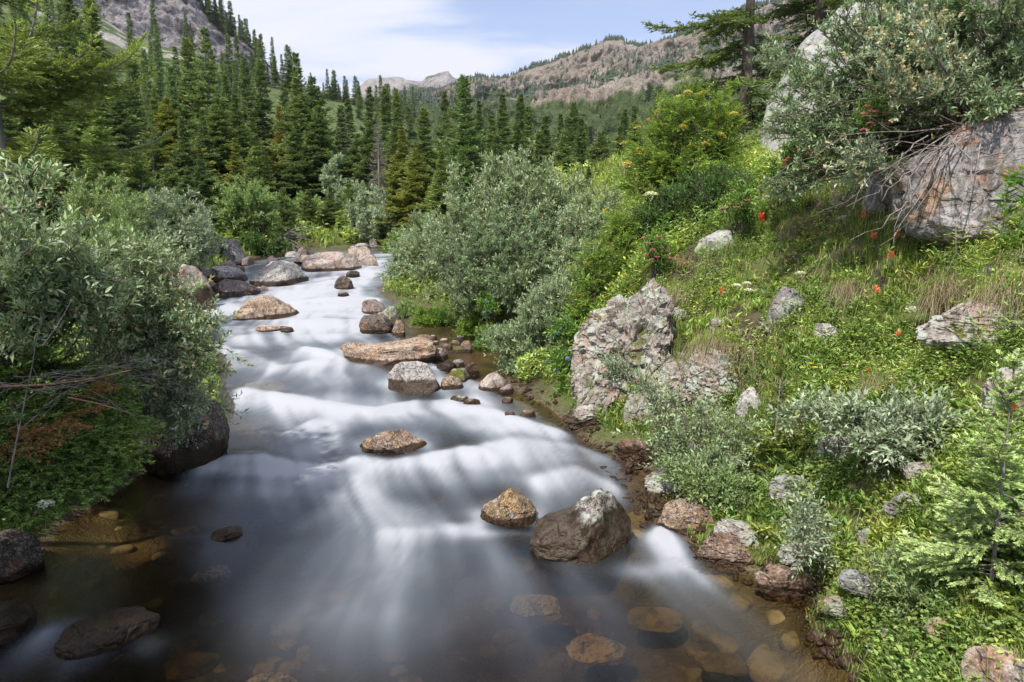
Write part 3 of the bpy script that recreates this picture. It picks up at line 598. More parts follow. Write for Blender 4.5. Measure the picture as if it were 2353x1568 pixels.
# right bank
rock('tall crumbling pale outcrop rising from the right water edge', 1303, 1590, 628, 985, 'outcrop', slope=True, out=.15, sub=7, seed=121, cuts=4, box=.68, rough=.16, dr=.8, layered=.15, strata=(.5, .2, 1), sf=7, name='rock_outcrop', cat='outcrop',
     prof=[(-1, .45), (-.7, .62), (-.35, .8), (0, .95), (.3, 1.08), (.7, 1.05), (1, .9)], wetline=.1)
rock('squarish rusty block perched on the left shoulder of the outcrop', 1328, 1358, 750, 785, 'orange', box=.5, cuts=3, slope=True)
rock('broken reddish ledge below the outcrop at the water', 1295, 1420, 925, 1010, 'outcrop', layered=.16, sub=6, name='rock_ledge', cat='ledge', wet=.1, prof=[(-1, .4), (0, .9), (1, 1)], wetline=.15, slope=True)
rock('dark red wet ledge jutting where the bank turns', 1408, 1510, 1000, 1108, 'wetred', layered=.16, sub=6, name='rock_ledge', cat='ledge', wet=.15, wetline=.15, slope=True)
rock('pitted brown wet stone at the water edge right of the pied boulder', 1508, 1640, 1150, 1232, 'brown', layered=.08, sub=5, wet=.2, name='boulder', cat='boulder')
rock('wet brown ledge below the pitted brown stone', 1590, 1740, 1225, 1305, 'wetred', layered=.14, sub=6, name='rock_ledge', cat='ledge', wet=.1, dr=.5)
rock('thin wet ledge glinting beside the lower right moss', 1735, 1870, 1300, 1372, 'wetred', layered=.12, sub=5, name='rock_ledge', cat='ledge', wet=.3, dr=.5)
rock('jagged pale rock standing beside the outcrop, grass over it', 1475, 1600, 800, 985, 'outcrop', layered=.14, sub=6, seed=131, name='rock_outcrop', cat='outcrop', slope=True)
rock('rusty crumbling rock under the hanging dry tussock, mid bank', 1560, 1720, 790, 960, 'outcrop', layered=.16, sub=6, seed=132, name='rock_outcrop', cat='outcrop', slope=True)
rock('grey fissured rock showing through herbs in the middle of the bank', 1765, 1850, 655, 768, 'grey', layered=.1, sub=5, seed=133, name='boulder', cat='boulder', box=.7, slope=True)
rock('grey lichen rock above the pink flower bush', 1597, 1695, 527, 592, 'cliffgrey', sub=5, seed=134, name='boulder', cat='boulder', prof=[(-1, .6), (0, .95), (1, 1.1)], slope=True)
rock('low grey stone between the outcrop top and the slope grass', 1540, 1582, 705, 765, 'granite', slope=True)
rock('squared grey rock beside the small spruce on the bank', 1690, 1762, 885, 985, 'granite', layered=.08, sub=5, name='boulder', cat='boulder', slope=True)
rock('mossy ledge with a dark hollow under the silvery willow', 1880, 1990, 995, 1075, 'outcrop', layered=.12, sub=6, name='rock_ledge', cat='ledge', slope=True)
rock('grey angular stone on the bank under the big spruce', 2035, 2150, 1125, 1200, 'grey', layered=.08, sub=5, name='boulder', cat='boulder', slope=True)
rock('small grey ledge stone left of the spruce foot', 1975, 2060, 1215, 1270, 'grey', layered=.1, sub=5, slope=True)
rock('thin slab sticking out of the bank below the spruce', 2040, 2170, 1255, 1320, 'grey', layered=.12, sub=5, dr=.6, slope=True)
rock('orange stained boulder in the bottom right corner', 2228, 2440, 1485, 1620, 'pink', sub=6, seed=141, name='boulder', cat='boulder', rough=.08, slope=True)
rock('small pinkish stone by the wet grass near the bottom edge', 2098, 2148, 1452, 1490, 'pink', slope=True)
rock('rusty stone under the small pinkish stone', 2085, 2160, 1490, 1530, 'wetred', slope=True)
rock('dark wet red stone at the bottom edge of the grass', 2045, 2120, 1520, 1568, 'wetred', slope=True, wet=.4)
rock('pale lichen rock at the right frame edge behind the spruce', 2268, 2460, 808, 1010, 'outcrop', sub=6, seed=145, layered=.07, name='boulder', cat='boulder', slope=True)
rock('stained rock hollowed under the long drooping tussock', 2130, 2460, 690, 808, 'outcrop', sub=6, seed=146, layered=.07, name='rock_outcrop', cat='outcrop', dr=.5, slope=True)
rock('huge pale lichen boulder behind the upper right willow', 1730, 2080, 10, 420, 'cliffgrey', Y=9.3, sub=6, seed=151, cuts=8, box=.66, rough=.12, layered=.03, strata=(.6, .1, .6), sf=3, name='boulder', cat='boulder', prof=[(-1, .55), (-.75, .72), (-.4, .9), (0, 1.05), (.4, 1.1), (1, .9)], bury=.3, dr=.8)
rock('massive grey and rust rock face beneath the hanging roots', 2090, 2600, 235, 560, 'face', sub=7, seed=153, cuts=7, box=.62, rough=.10, layered=.035, strata=(.5, 0, 1), sf=3.5, name='rock_outcrop', cat='rock face', out=.1, prof=[(-1, .75), (-.8, .85), (-.3, .95), (0, 1.05), (1, 1.1)], dr=.7, slope=True)
rock('small stained rock under the roots left of the rock face', 1990, 2090, 400, 500, 'face', sub=5, seed=155, name='boulder', cat='boulder', slope=True)

for lab, x0, x1, y0, y1, m_ in [('flaky ledge just above the wet brown ledge, lower bank', 1640, 1760, 1190, 1250, 'outcrop'), ('grey ledge step in the herbs below the squared grey rock', 1770, 1880, 1090, 1150, 'grey'), ('brown shelf rock over the thin glinting ledge', 1790, 1880, 1240, 1295, 'outcrop'), ('pale ledge under the silvery willow, right end', 2080, 2190, 1060, 1115, 'outcrop'),
    ('grey ledge between the two thin slabs by the front spruce', 1930, 2030, 1310, 1360, 'grey'), ('lichened block between outcrop and crumbling rock', 1430, 1500, 900, 985, 'outcrop'), ('rusty low ledge with moss under the grey green sprig', 1480, 1600, 1075, 1150, 'outcrop'), ('small pale rock in the herbs right of the fissured rock', 1870, 1930, 740, 790, 'granite'), ('low pale ledge at the right edge below the stained rock', 2240, 2353, 1040, 1100, 'outcrop'), ('mossy stone step over the tiny spruce sprout', 1880, 1960, 1370, 1410, 'mossy'), ('pinkish flat stone in the bottom right grass', 2130, 2215, 1420, 1460, 'pink')]:
    rock(lab, x0, x1, y0, y1, m_, slope=True, out=.08, box=.6, cuts=8, layered=.12, sub=5, name='rock_ledge', cat='ledge')
# ---------- water ----------
foam_px = [(640, 690, 240, 26, .75), (800, 640, 90, 26, .8), (860, 612, 50, 22, .9), (500, 715, 60, 30, .9), (700, 715, 200, 22, .7), (790, 690, 90, 20, .7), (760, 660, 110, 16, .7), (650, 748, 230, 16, .35), (540, 775, 90, 12, .3), (790, 765, 80, 14, .35),
    (500, 830, 60, 60, .7), (610, 850, 110, 22, .45), (760, 818, 50, 22, .55), (720, 812, 60, 8, .4), (800, 872, 120, 24, .55), (590, 900, 110, 20, .4), (740, 930, 180, 16, .6), (600, 935, 80, 14, .5),
    (990, 935, 110, 18, .85), (1130, 975, 120, 20, .75), (640, 965, 90, 24, .35), (860, 950, 80, 16, .6), (1220, 1000, 70, 14, .5), (700, 1030, 60, 36, .6), (740, 1000, 34, 34, .5), (560, 1010, 80, 40, .3), (900, 1062, 160, 9, .85), (1010, 1045, 120, 10, .5),
    (1200, 1045, 110, 22, .5), (480, 1068, 120, 9, .75), (640, 1082, 110, 9, .7), (400, 1080, 60, 12, .4), (790, 1085, 90, 26, .65), (850, 1130, 120, 36, .4), (980, 1110, 100, 20, .2), (1240, 1100, 130, 20, .5), (1350, 1130, 90, 26, .3), (1300, 1060, 80, 14, .35),
    (900, 1190, 120, 32, .5), (1080, 1222, 90, 11, .75), (960, 1215, 90, 16, .4), (870, 1260, 110, 60, .38), (830, 1340, 140, 90, .30), (900, 1440, 230, 100, .26), (800, 1300, 260, 140, .16), (1000, 1290, 100, 50, .25), (600, 1130, 180, 22, .3), (700, 1200, 120, 40, .2),
    (1545, 1245, 34, 22, .9), (1520, 1290, 90, 22, .7), (1470, 1300, 60, 20, .4), (1650, 1330, 100, 20, .32), (470, 1232, 50, 6, .3), (100, 1500, 130, 45, .34), (330, 1485, 50, 26, .28), (60, 1440, 60, 26, .2), (1180, 1215, 50, 10, .5), (1100, 1340, 120, 60, .12), (700, 1420, 150, 90, .15)]
_fo = []
for (x, y, rx, ry, a) in foam_px:
    c = hitW(x, y); n_ = hitW(x, y + ry); f_ = hitW(x, y - ry)
    _fo.append((c[0], c[1], rx / F * depth(c), max(.06, abs(f_[1] - n_[1]) / 2), a, c[0] / c[1]))
def foam_at(X, Y):
    wx = X + .22 * n2(X, Y, .9, 3, 31) * np.clip(Y / 7, .5, 2); wy = Y + .35 * n2(X, Y, .8, 3, 33) * np.clip(Y / 6, .5, 2)
    s = np.zeros_like(X)
    for (x, y, rx, ry, a, sh) in _fo:
        s = 1 - (1 - s) * (1 - np.clip(a * .55 * np.exp(-(((wx - x - (wy - y) * sh * .5) / rx) ** 2 + ((wy - y) / ry) ** 2) * .8), 0, .97))
    return s
CLY = [-10, 1, 3, 4.5, 6, 8, 10, 12, 14, 16, 19, 22, 24, 27, 30]; CLX = [-.5, -.4, -.5, -.8, -1.3, -2.0, -2.6, -3.4, -3.9, -4.5, -5.2, -4.6, -2.5, 2, 6]
strokes = [([(440, 1078), (500, 1066), (570, 1064), (640, 1076), (720, 1090), (800, 1076)], .40, .75), ([(540, 900), (640, 925), (740, 938), (860, 948), (950, 925), (1040, 930), (1150, 960), (1240, 990), (1310, 1012)], .50, .9), ([(800, 1062), (900, 1072), (980, 1058), (1060, 1038), (1140, 1046)], .35, .85), ([(1080, 1034), (1200, 1022), (1330, 1040), (1430, 1085)], .45, .5),
    ([(620, 850), (740, 838), (860, 852), (920, 884)], .55, .55), ([(480, 790), (560, 812), (640, 850)], .6, .55), ([(690, 800), (760, 824), (800, 842)], .35, .9), ([(540, 778), (640, 772), (800, 766)], .4, .5), ([(450, 712), (560, 736), (700, 744), (850, 740)], .9, .8), ([(660, 694), (780, 686), (880, 692)], 1.2, .9), ([(560, 664), (700, 662), (860, 636)], 1.3, .9),
    ([(860, 1232), (980, 1224), (1110, 1208)], .22, .45), ([(1220, 1112), (1330, 1096), (1430, 1140)], .30, .55), ([(1480, 1262), (1535, 1238), (1590, 1270)], .55, .9), ([(800, 1118), (900, 1160), (1010, 1185)], .6, .25), ([(650, 1000), (720, 975), (800, 990)], .5, .55), ([(420, 1120), (600, 1135), (800, 1150)], .35, .2), ([(700, 615), (800, 600), (880, 604)], 1.5, .8), ([(60, 1470), (160, 1462), (260, 1490)], .3, .35)]
strokes = [(np.array([hitW(*q) for q in pl]), L_, a_) for pl, L_, a_ in strokes]
def water():
    ys = np.concatenate([np.linspace(-8, 1.6, 14)[:-1], np.geomspace(1.6, 30, 620)]); xs = np.linspace(-1, 1, 300)
    Yg, Sg = np.meshgrid(ys, xs, indexing='ij')
    Xg = -1 + Sg * (3.2 + .42 * np.maximum(Yg, 0))
    h = hgt(Xg, Yg)
    grad = (np.interp(Yg + .2, _wy, _wz) - np.interp(Yg - .2, _wy, _wz)) / .4
    inn = sstep(.0, -.25, h)
    foam = foam_at(Xg, Yg)
    cc = Xg - np.interp(Yg, CLY, CLX) + .25 * n2(Xg, Yg, 1.4, 2, 71)
    st = fbm(np.stack([cc / .11, Yg / 1.5, 0 * Xg], -1), 3, 77)
    tr = fbm(np.stack([Xg / 1.1 + .3 * Yg, Yg / .5 + .4 * n2(Xg, Yg, .8, 2, 72), 0 * Xg], -1), 2, 78)
    wide = np.exp(-(cc / (.55 + .11 * Yg)) ** 2)
    base = inn * (wide * .12 * sstep(5.2, 7.0, Yg) + (.20 + .22 * wide) * sstep(8.5, 13, Yg) + .07 * np.exp(-((Xg + .35) / 1.1) ** 2) * sstep(2.6, 4.0, Yg))
    foam = 1 - (1 - foam) * (1 - np.clip(base * (1 + .35 * tr), 0, .9))
    crestz = np.zeros_like(foam)
    for pl, L_, a_ in strokes:
        o_ = np.argsort(pl[:, 0]); xs_ = pl[o_, 0]; yl = np.interp(Xg, xs_, pl[o_, 1]) + .10 * n2(Xg, Yg * 0, .6, 3, 74); t_ = yl - Yg; sl_ = L_ * .28 + .03
        end = sstep(xs_[0] - .25 * L_, xs_[0] + .3 * L_, Xg) * sstep(xs_[-1] + .25 * L_, xs_[-1] - .3 * L_, Xg)
        pr = np.where(t_ < 0, np.exp(-(t_ / (.09 + .1 * L_)) ** 2), np.exp(-(t_ / L_) ** 1.3)) * end
        foam = 1 - (1 - foam) * (1 - np.clip(a_ * pr * (1 + .35 * st), 0, .96)); crestz = np.maximum(crestz, a_ * np.exp(-((t_ + .04) / (.12 + .12 * L_)) ** 2) * end)
    for (rx, ry, rw) in RK:
        if ry < 4.6 or rw < .2: continue
        dx = Xg - rx; dy = Yg - ry; fdir = (np.interp(ry - .8, CLY, CLX) - np.interp(ry, CLY, CLX)) / .8
        ddown = -dy; lat = dx - ddown * fdir; R_ = rw * .5
        collar = .75 * np.exp(-((np.hypot(dx, dy * 1.1) - R_ * 1.05) / (.10 + .10 * rw)) ** 2) * sstep(R_, -R_ * 1.2, -ddown * -1)
        arm = .6 * np.exp(-((np.abs(lat) - R_ * (1.0 + .1 * ddown)) / (.09 + .05 * ddown.clip(0))) ** 2) * sstep(-R_, 0, ddown) * np.exp(-np.maximum(ddown, 0) / (2.2 * rw + .3))
        foam = 1 - (1 - foam) * (1 - np.clip((collar * .45 + arm * .6) * (inn > .3), 0, .9))
        lee = .5 * np.exp(-(lat / (R_ * .8)) ** 2 - ((ddown - R_ * 1.5) / (R_ * 1.1 + .1)) ** 2); foam = foam * (1 - lee * .7)
    foam = np.clip(foam * (1 + .22 * st + .15 * tr), 0, 1)
    amp = np.clip(Yg / 8, .35, 1.6) * inn * sstep(3.2, 5.5, Yg)
    Z = W(Xg, Yg) + amp * (.05 * n2(Xg, Yg, 1.1, 2, 41) + .02 * (foam - .4)) + .035 * crestz + .012 * inn * n2(Xg, Yg, .5, 2, 43)
    keep = h < .16
    nr, nc = Xg.shape; idx = np.arange(nr * nc).reshape(nr, nc)
    k = keep[:-1, :-1] | keep[:-1, 1:] | keep[1:, 1:] | keep[1:, :-1]
    f = np.stack([idx[:-1, :-1], idx[:-1, 1:], idx[1:, 1:], idx[1:, :-1]], -1)[k]
    used = np.zeros(nr * nc, bool); used[f.ravel()] = True; remap = np.cumsum(used) - 1
    mb = MB(); mb.add(np.stack([Xg, Yg, Z], -1).reshape(-1, 3)[used], remap[f], foam.ravel()[used])
    m, nt = newmat('water'); T = NT(nt)
    tc = T.n('ShaderNodeTexCoord').outputs['Object']; fo = T.attr('foam'); dp = T.attr('deep')
    n = T.noise(T.vmap(tc, (1.6, .7, 1)), 1.6, 3, .5, .5)
    fo = T.math('MULTIPLY', fo, T.ramp(n, .3, .7, .9, 1.08), True)
    tr_ = T.n('ShaderNodeBsdfTransparent'); T.l(T.mix(T.ramp(dp, .05, .5), (.93, .86, .68), (.46, .37, .21)), tr_.inputs[0])
    gl = T.n('ShaderNodeBsdfGlossy'); gl.inputs['Roughness'].default_value = .22; gl.inputs[0].default_value = (.9, .93, 1, 1)
    fr = T.n('ShaderNodeFresnel'); fr.inputs[0].default_value = 1.33
    a = T.n('ShaderNodeMixShader'); T.l(T.math('MULTIPLY', fr.outputs[0], 1.0), a.inputs[0]); T.l(tr_.outputs[0], a.inputs[1]); T.l(gl.outputs[0], a.inputs[2])
    d = T.n('ShaderNodeBsdfDiffuse'); T.l(T.mix(T.ramp(fo, .35, .85), (.27, .31, .36), (.56, .575, .62)), d.inputs[0])
    tl = T.n('ShaderNodeBsdfTranslucent'); tl.inputs[0].default_value = (.7, .75, .8, 1)
    fs = T.n('ShaderNodeMixShader'); fs.inputs[0].default_value = .2; T.l(d.outputs[0], fs.inputs[1]); T.l(tl.outputs[0], fs.inputs[2])
    mx = T.n('ShaderNodeMixShader'); T.l(T.ramp(fo, .0, .9, 0, .96), mx.inputs[0]); T.l(a.outputs[0], mx.inputs[1]); T.l(fs.outputs[0], mx.inputs[2])
    T.l(mx.outputs[0], T.n('ShaderNodeOutputMaterial').inputs[0])
    me = mb.mesh('water', m, 'foam', smooth=True, extra={'deep': np.clip(-h, 0, .6).ravel()[used]})
    tag(link('water', me), kind='structure')
water()

# ---------- conifers ----------
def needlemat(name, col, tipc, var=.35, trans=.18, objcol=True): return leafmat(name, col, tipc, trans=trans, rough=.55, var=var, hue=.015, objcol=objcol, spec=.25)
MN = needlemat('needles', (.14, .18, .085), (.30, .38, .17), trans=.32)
MNL = needlemat('needles_pale', (.12, .19, .08), (.36, .46, .26), trans=.3)
MBK = barkmat('conifer_bark', (.16, .14, .125), (.30, .28, .26), 14); MBD = barkmat('dark_bark', (.07, .05, .04), (.15, .12, .10), 14); MDW = barkmat('dead_wood', (.22, .18, .16), (.40, .36, .33), 30)
def conifer(seed, H, Rb, whorl=.28, per=6, tw=.085, el=.12, ew=.04, n_el=4, e_top=.7, e_bot=-.35, bare=.03, prof=.8, tr=None, lens=1.0, twl=.42, kside=.9, sag=.25):
    r = np.random.default_rng(seed); P = []; D = []; N = []; Tp = []; Ls = []; tb = MB(); crown_br = MB(); A_ = []; B_ = []; RA = []
    z = H * bare; lean = r.normal(0, .012, 2)
    while z < H * .985:
        hf = z / H; rad = Rb * ((1 - hf) ** prof) * (1 + .16 * math.sin(z * 1.3 + seed)) + .006 * H
        for k in range(per):
            if r.random() < .14: continue
            L = rad * (.5 + .75 * r.random() ** 1.3) * lens; a = r.uniform(0, 2 * math.pi) if per > 4 else (k + r.uniform(0, .6)) * 2 * math.pi / per
            el0 = (e_bot + (e_top - e_bot) * hf ** 1.5) + r.normal(0, .12); zz = z + r.uniform(-.5, .5) * whorl
            n = max(3, int(L / tw)); s = (np.arange(n) + .5) / n; s = s[s > .08]
            out = np.array([math.cos(a), math.sin(a), 0]); sd = np.array([-math.sin(a), math.cos(a), 0])
            rr = s * L * math.cos(el0 * .8); hh = s * L * math.sin(el0) - sag * L * s ** 2 * (1 - hf) + sag * 1.1 * L * s ** 4
            tz = math.sin(el0) - 2 * sag * s * (1 - hf) + sag * 4.4 * s ** 3
            base = np.array([lean[0] * zz, lean[1] * zz, zz])
            pos = base + out * rr[:, None] + np.array([0, 0, 1]) * hh[:, None] + sd * (.08 * L * np.sin(s * 3 + a))[:, None]
            tan = norm(out * math.cos(el0) + np.array([0, 0, 1]) * tz[:, None])
            A_.append(np.vstack([base, pos[:-1]])); B_.append(pos); RA.append(np.full(len(pos), max(.004, L * .010)))
            for sg in (-1, 1):
                tl = twl * L * (1 - s) ** .7 + .5 * el; tl = tl * r.uniform(.7, 1.2, len(s))
                td = norm(tan * .75 + sd * sg * kside + r.normal(0, .16, (len(s), 3)) - np.array([0, 0, .12]))
                m = np.maximum(1, np.round(tl / (el * .55)).astype(int)); idx = np.repeat(np.arange(len(s)), m)
                j = np.concatenate([np.arange(q) for q in m]); u = (j + .3) / m[idx]
                tp = pos[idx] + td[idx] * (tl[idx] * u)[:, None]
                for e in range(n_el):
                    ang = r.uniform(-1, 1, len(idx)) * .75
                    sv = norm(np.cross(td[idx], [0, 0, 1.])); dd = td[idx] * np.cos(ang)[:, None] + sv * np.sin(ang)[:, None] + r.normal(0, .22, (len(idx), 3)) + np.array([0, 0, .10])
                    P.append(tp + r.normal(0, el * .12, tp.shape)); D.append(dd); N.append(np.array([0, 0, 1.]) + r.normal(0, .5, dd.shape)); Ls.append(el * r.uniform(.7, 1.25, len(idx)))
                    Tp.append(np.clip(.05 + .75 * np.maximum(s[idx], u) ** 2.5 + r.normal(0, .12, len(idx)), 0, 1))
        z += whorl * r.uniform(.75, 1.2)
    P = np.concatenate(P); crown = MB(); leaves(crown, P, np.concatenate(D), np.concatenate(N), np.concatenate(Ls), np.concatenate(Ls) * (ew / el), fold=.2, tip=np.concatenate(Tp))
    tr = tr or H * .014
    zs = np.linspace(-.06 * H, H, 9); tube(tb, np.c_[lean[0] * np.maximum(zs, 0), lean[1] * np.maximum(zs, 0), zs], np.maximum(.004, tr * (1 - np.clip(zs / H, 0, 1)) ** .85 + tr * .25 * (zs < 0)), 8)
    segs(tb, np.concatenate(A_), np.concatenate(B_), np.concatenate(RA), np.concatenate(RA) * .8)
    return tb, crown
def proto(seed, H, Rb, mat=None, bark=None, **kw):
    tb, cr = conifer(seed, H, Rb, **kw); return (tb.mesh('trunk', bark or MBK, smooth=True), cr.mesh('crown', mat or MN), H)
def plant_tree(pr, label, loc, h, group=None, col=(1, 1, 1), rz=None, wide=1.0, name='spruce_tree', cat='tree', tilt=(0, 0)):
    o = root(name, loc, label, cat, group, rz if rz is not None else random.uniform(0, 6.28)); k = h / pr[2]; o.scale = (k * wide, k * wide, k); o.rotation_euler[0], o.rotation_euler[1] = tilt
    t = link('trunk', pr[0], o); c = link('crown', pr[1], o); c.color = (*col, 1); return o
KW = dict(el=.15, ew=.055, n_el=3, tw=.10)
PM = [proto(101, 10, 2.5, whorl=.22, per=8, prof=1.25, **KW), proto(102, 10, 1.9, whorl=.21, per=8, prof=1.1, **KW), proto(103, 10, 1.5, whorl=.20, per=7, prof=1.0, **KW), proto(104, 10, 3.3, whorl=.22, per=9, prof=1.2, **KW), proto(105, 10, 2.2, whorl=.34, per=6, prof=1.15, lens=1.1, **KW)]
PDEAD = proto(107, 10, 1.5, whorl=.22, per=5, prof=.7, el=.3, ew=.02, n_el=2, tw=.16, bark=MDW, mat=MDW)
PS = [proto(111, 3.5, .85, whorl=.12, per=6, tw=.06, el=.085, ew=.032, n_el=3, e_top=.9, e_bot=0.0), proto(112, 3.5, 1.05, whorl=.13, per=6, tw=.06, el=.085, ew=.032, n_el=3, e_top=.9, e_bot=-.1)]
PF = [proto(121, 10, 1.7, whorl=.35, per=7, tw=.25, el=.34, ew=.12, n_el=2), proto(122, 10, 1.35, whorl=.33, per=7, tw=.22, el=.3, ew=.11, n_el=2, prof=.9)]
COL = {'dark': (.88, .93, .86), 'mid': (1.08, 1.1, .95), 'blue': (.98, 1.12, 1.05), 'yellow': (1.35, 1.15, .7), 'light': (1.25, 1.3, 1.0), 'brown': (1.5, 1.0, .75), 'deep': (.66, .75, .7)}
HUE = {'dark': 'dark green', 'mid': 'mid green', 'blue': 'blue green', 'yellow': 'yellow green', 'light': 'bright green', 'brown': 'brownish', 'deep': 'blackish green'}
ORD = 'first second third fourth fifth sixth seventh eighth ninth tenth eleventh twelfth thirteenth fourteenth fifteenth sixteenth seventeenth eighteenth nineteenth twentieth'.split() + ['twenty-' + x for x in 'first second third fourth fifth sixth seventh eighth ninth'.split()] + ['thirtieth'] + ['thirty-' + x for x in 'first second third fourth fifth sixth seventh eighth ninth'.split()]
def stand(rowname, group, items):
    items = sorted(items, key=lambda t: t[0]); items = [t for q, t in enumerate(items) if not ('back' in rowname and q % 4 == 2 and t[1] > 100)]
    for i, (px, yt, Y, pi, ck) in enumerate(items):
        b = at(px, 500, Y); gz = float(G(b[0], Y)); top = at(px, yt, Y); h = top[2] - gz
        big = 'tall' if h > 8 else ('middling' if h > 4.5 else 'small')
        pr = PM[pi] if pi < 10 else PS[pi - 10]
        plant_tree(pr, f"{big} {HUE[ck]} spruce, {ORD[i]} from left, {rowname}", (b[0], Y, gz - .1), h * 1.0, group, COL[ck], wide=random.uniform(1.2, 1.55) if 'back' in rowname else random.uniform(1.3, 1.85), tilt=(random.gauss(0, .015), random.gauss(0, .015)))
stand('back row left of the stream', 'spruces in the back row, left forest', [(110, 60, 34, 3, 'blue'), (165, 100, 45, 2, 'dark'), (205, -40, 38, 0, 'dark'), (265, -15, 40, 1, 'mid'), (318, 110, 50, 2, 'dark'), (345, 150, 52, 4, 'dark'), (415, 150, 46, 0, 'blue'), (465, 78, 55, 1, 'mid'), (500, 60, 52, 4, 'mid'), (545, 170, 60, 0, 'dark'),
    (585, 130, 60, 2, 'dark'), (612, 125, 62, 1, 'dark'), (645, 185, 64, 2, 'mid'), (668, 178, 66, 2, 'dark'), (690, 165, 58, 1, 'dark'), (740, 170, 56, 3, 'dark'), (760, 200, 60, 2, 'dark'), (60, 40, 30, 4, 'mid'), (380, 195, 40, 3, 'mid')])
stand('middle row left of the stream', 'spruces in the middle row, left forest', [(150, 200, 24, 2, 'mid'), (215, 225, 26, 3, 'mid'), (255, 240, 24, 2, 'light'), (300, 165, 34, 0, 'dark'), (360, 250, 28, 4, 'dark'), (405, 215, 30, 3, 'yellow'), (440, 260, 27, 1, 'dark'), (478, 245, 34, 0, 'dark'), (520, 215, 36, 3, 'mid'), (565, 215, 38, 0, 'dark'), (600, 245, 40, 0, 'mid'),
    (620, 330, 30, 2, 'mid'), (657, 235, 46, 1, 'brown'), (710, 120, 44, 0, 'mid'), (745, 235, 42, 3, 'dark'), (785, 235, 48, 1, 'dark'), (540, 310, 28, 1, 'yellow'), (690, 270, 40, 3, 'dark'), (30, 230, 20, 3, 'dark'), (95, 170, 26, 0, 'deep')])
stand('front row at the meadow edge', 'small spruces at the left meadow edge', [(242, 245, 19, 10, 'light'), (215, 380, 17, 11, 'light'), (335, 330, 20, 11, 'light'), (400, 370, 22, 11, 'mid'), (440, 380, 20, 3, 'dark'), (475, 330, 24, 0, 'deep'), (575, 380, 26, 11, 'mid'), (650, 425, 26, 11, 'mid'), (710, 430, 30, 10, 'mid'), (764, 438, 31, 11, 'dark'), (500, 400, 24, 11, 'light'), (805, 410, 34, 10, 'light'), (598, 330, 30, 10, 'light')])
stand('back row right of the stream head', 'spruces in the back row, right forest', [(810, 225, 62, 2, 'dark'), (845, 192, 60, 1, 'dark'), (870, 212, 58, 2, 'dark'), (897, 200, 60, 2, 'dark'), (918, 208, 56, 1, 'mid'), (945, 240, 58, 4, 'dark'), (975, 150, 52, 1, 'dark'), (1020, 205, 50, 1, 'dark'), (1055, 165, 48, 4, 'dark'), (1137, 205, 48, 1, 'dark'),
    (1165, 215, 50, 0, 'dark'), (1185, 210, 46, 2, 'dark'), (1212, 240, 46, 1, 'mid'), (1255, 235, 46, 4, 'mid'), (1290, 260, 50, 0, 'dark'), (1308, 225, 40, 3, 'dark'), (1340, 280, 46, 1, 'mid'), (1385, 235, 44, 1, 'dark'), (1420, 245, 46, 2, 'dark'), (1450, 238, 44, 1, 'dark'), (1495, 240, 42, 0, 'dark'), (1106, 230, 52, 0, 'dark'), (1540, 225, 40, 1, 'dark')])
stand('middle row right of the stream head', 'spruces in the middle row, right forest', [(865, 270, 42, 3, 'dark'), (900, 285, 44, 0, 'dark'), (930, 285, 32, 0, 'yellow'), (985, 240, 30, 1, 'mid'), (1035, 250, 28, 4, 'mid'), (1087, 160, 24, 1, 'blue'), (1130, 260, 30, 0, 'mid'), (1180, 275, 30, 3, 'dark'), (1235, 290, 28, 1, 'mid'), (1275, 320, 30, 0, 'mid'), (1345, 310, 26, 0, 'deep'), (1390, 330, 24, 3, 'dark'), (1440, 330, 24, 0, 'dark'),
    (955, 330, 26, 3, 'yellow'), (1010, 340, 22, 0, 'light'), (1060, 330, 22, 3, 'blue'), (830, 300, 44, 3, 'dark'), (1260, 330, 26, 2, 'dark'), (1210, 330, 27, 0, 'dark'), (1325, 262, 30, 0, 'dark'), (1368, 290, 27, 3, 'mid'), (1412, 285, 29, 0, 'dark'), (1460, 270, 27, 3, 'dark'), (1485, 320, 22, 0, 'mid'), (1520, 255, 28, 0, 'deep'), (1550, 300, 24, 3, 'dark'), (1295, 300, 25, 3, 'mid'), (1240, 262, 33, 0, 'dark'), (1150, 300, 25, 3, 'dark'), (1420, 360, 19, 3, 'mid'), (1350, 370, 19, 3, 'dark'), (1580, 240, 30, 0, 'dark'), (1090, 300, 27, 0, 'dark')])
for lab, px, yt, Y in (('grey leafless snag among the dark spruces left of the stream head', 872, 285, 36), ('reddish bare dead spruce beside the far pale rocks', 795, 262, 50), ('short broken grey snag at the right end of the forest', 1365, 300, 30)):
    b = at(px, 500, Y); gz = float(G(b[0], Y)); plant_tree(PDEAD, lab, (b[0], Y, gz), at(px, yt, Y)[2] - gz, None, (1, 1, 1), name='dead_tree')
# near trees with their own habits
PN = proto(131, 7, 2.1, mat=MN, whorl=.34, per=5, tw=.07, el=.075, ew=.02, n_el=5, e_top=.5, e_bot=.05, bare=.12, prof=.45, tr=.10, twl=.35, sag=.35)
b = at(20, 500, 13.5); gz = float(G(b[0], 13.5)); plant_tree(PN, 'near fir with bare grey trunk at the left frame edge', (b[0], 13.5, gz), 9.0, None, (1.35, 1.3, .9), rz=.6, name='fir_tree')
PR = proto(132, 7, 2.0, mat=MN, bark=MBD, whorl=.42, per=5, tw=.08, el=.085, ew=.022, n_el=5, e_top=.35, e_bot=-.1, bare=.1, prof=.35, tr=.13, twl=.32, sag=.15)
b = at(1698, 500, 14.0); gz = float(G(b[0], 14.0)); plant_tree(PR, 'dark pine with open branches beside the huge lichen boulder', (b[0], 14.0, gz), 7.0, None, (.9, .95, .75), rz=2.2, name='pine_tree')
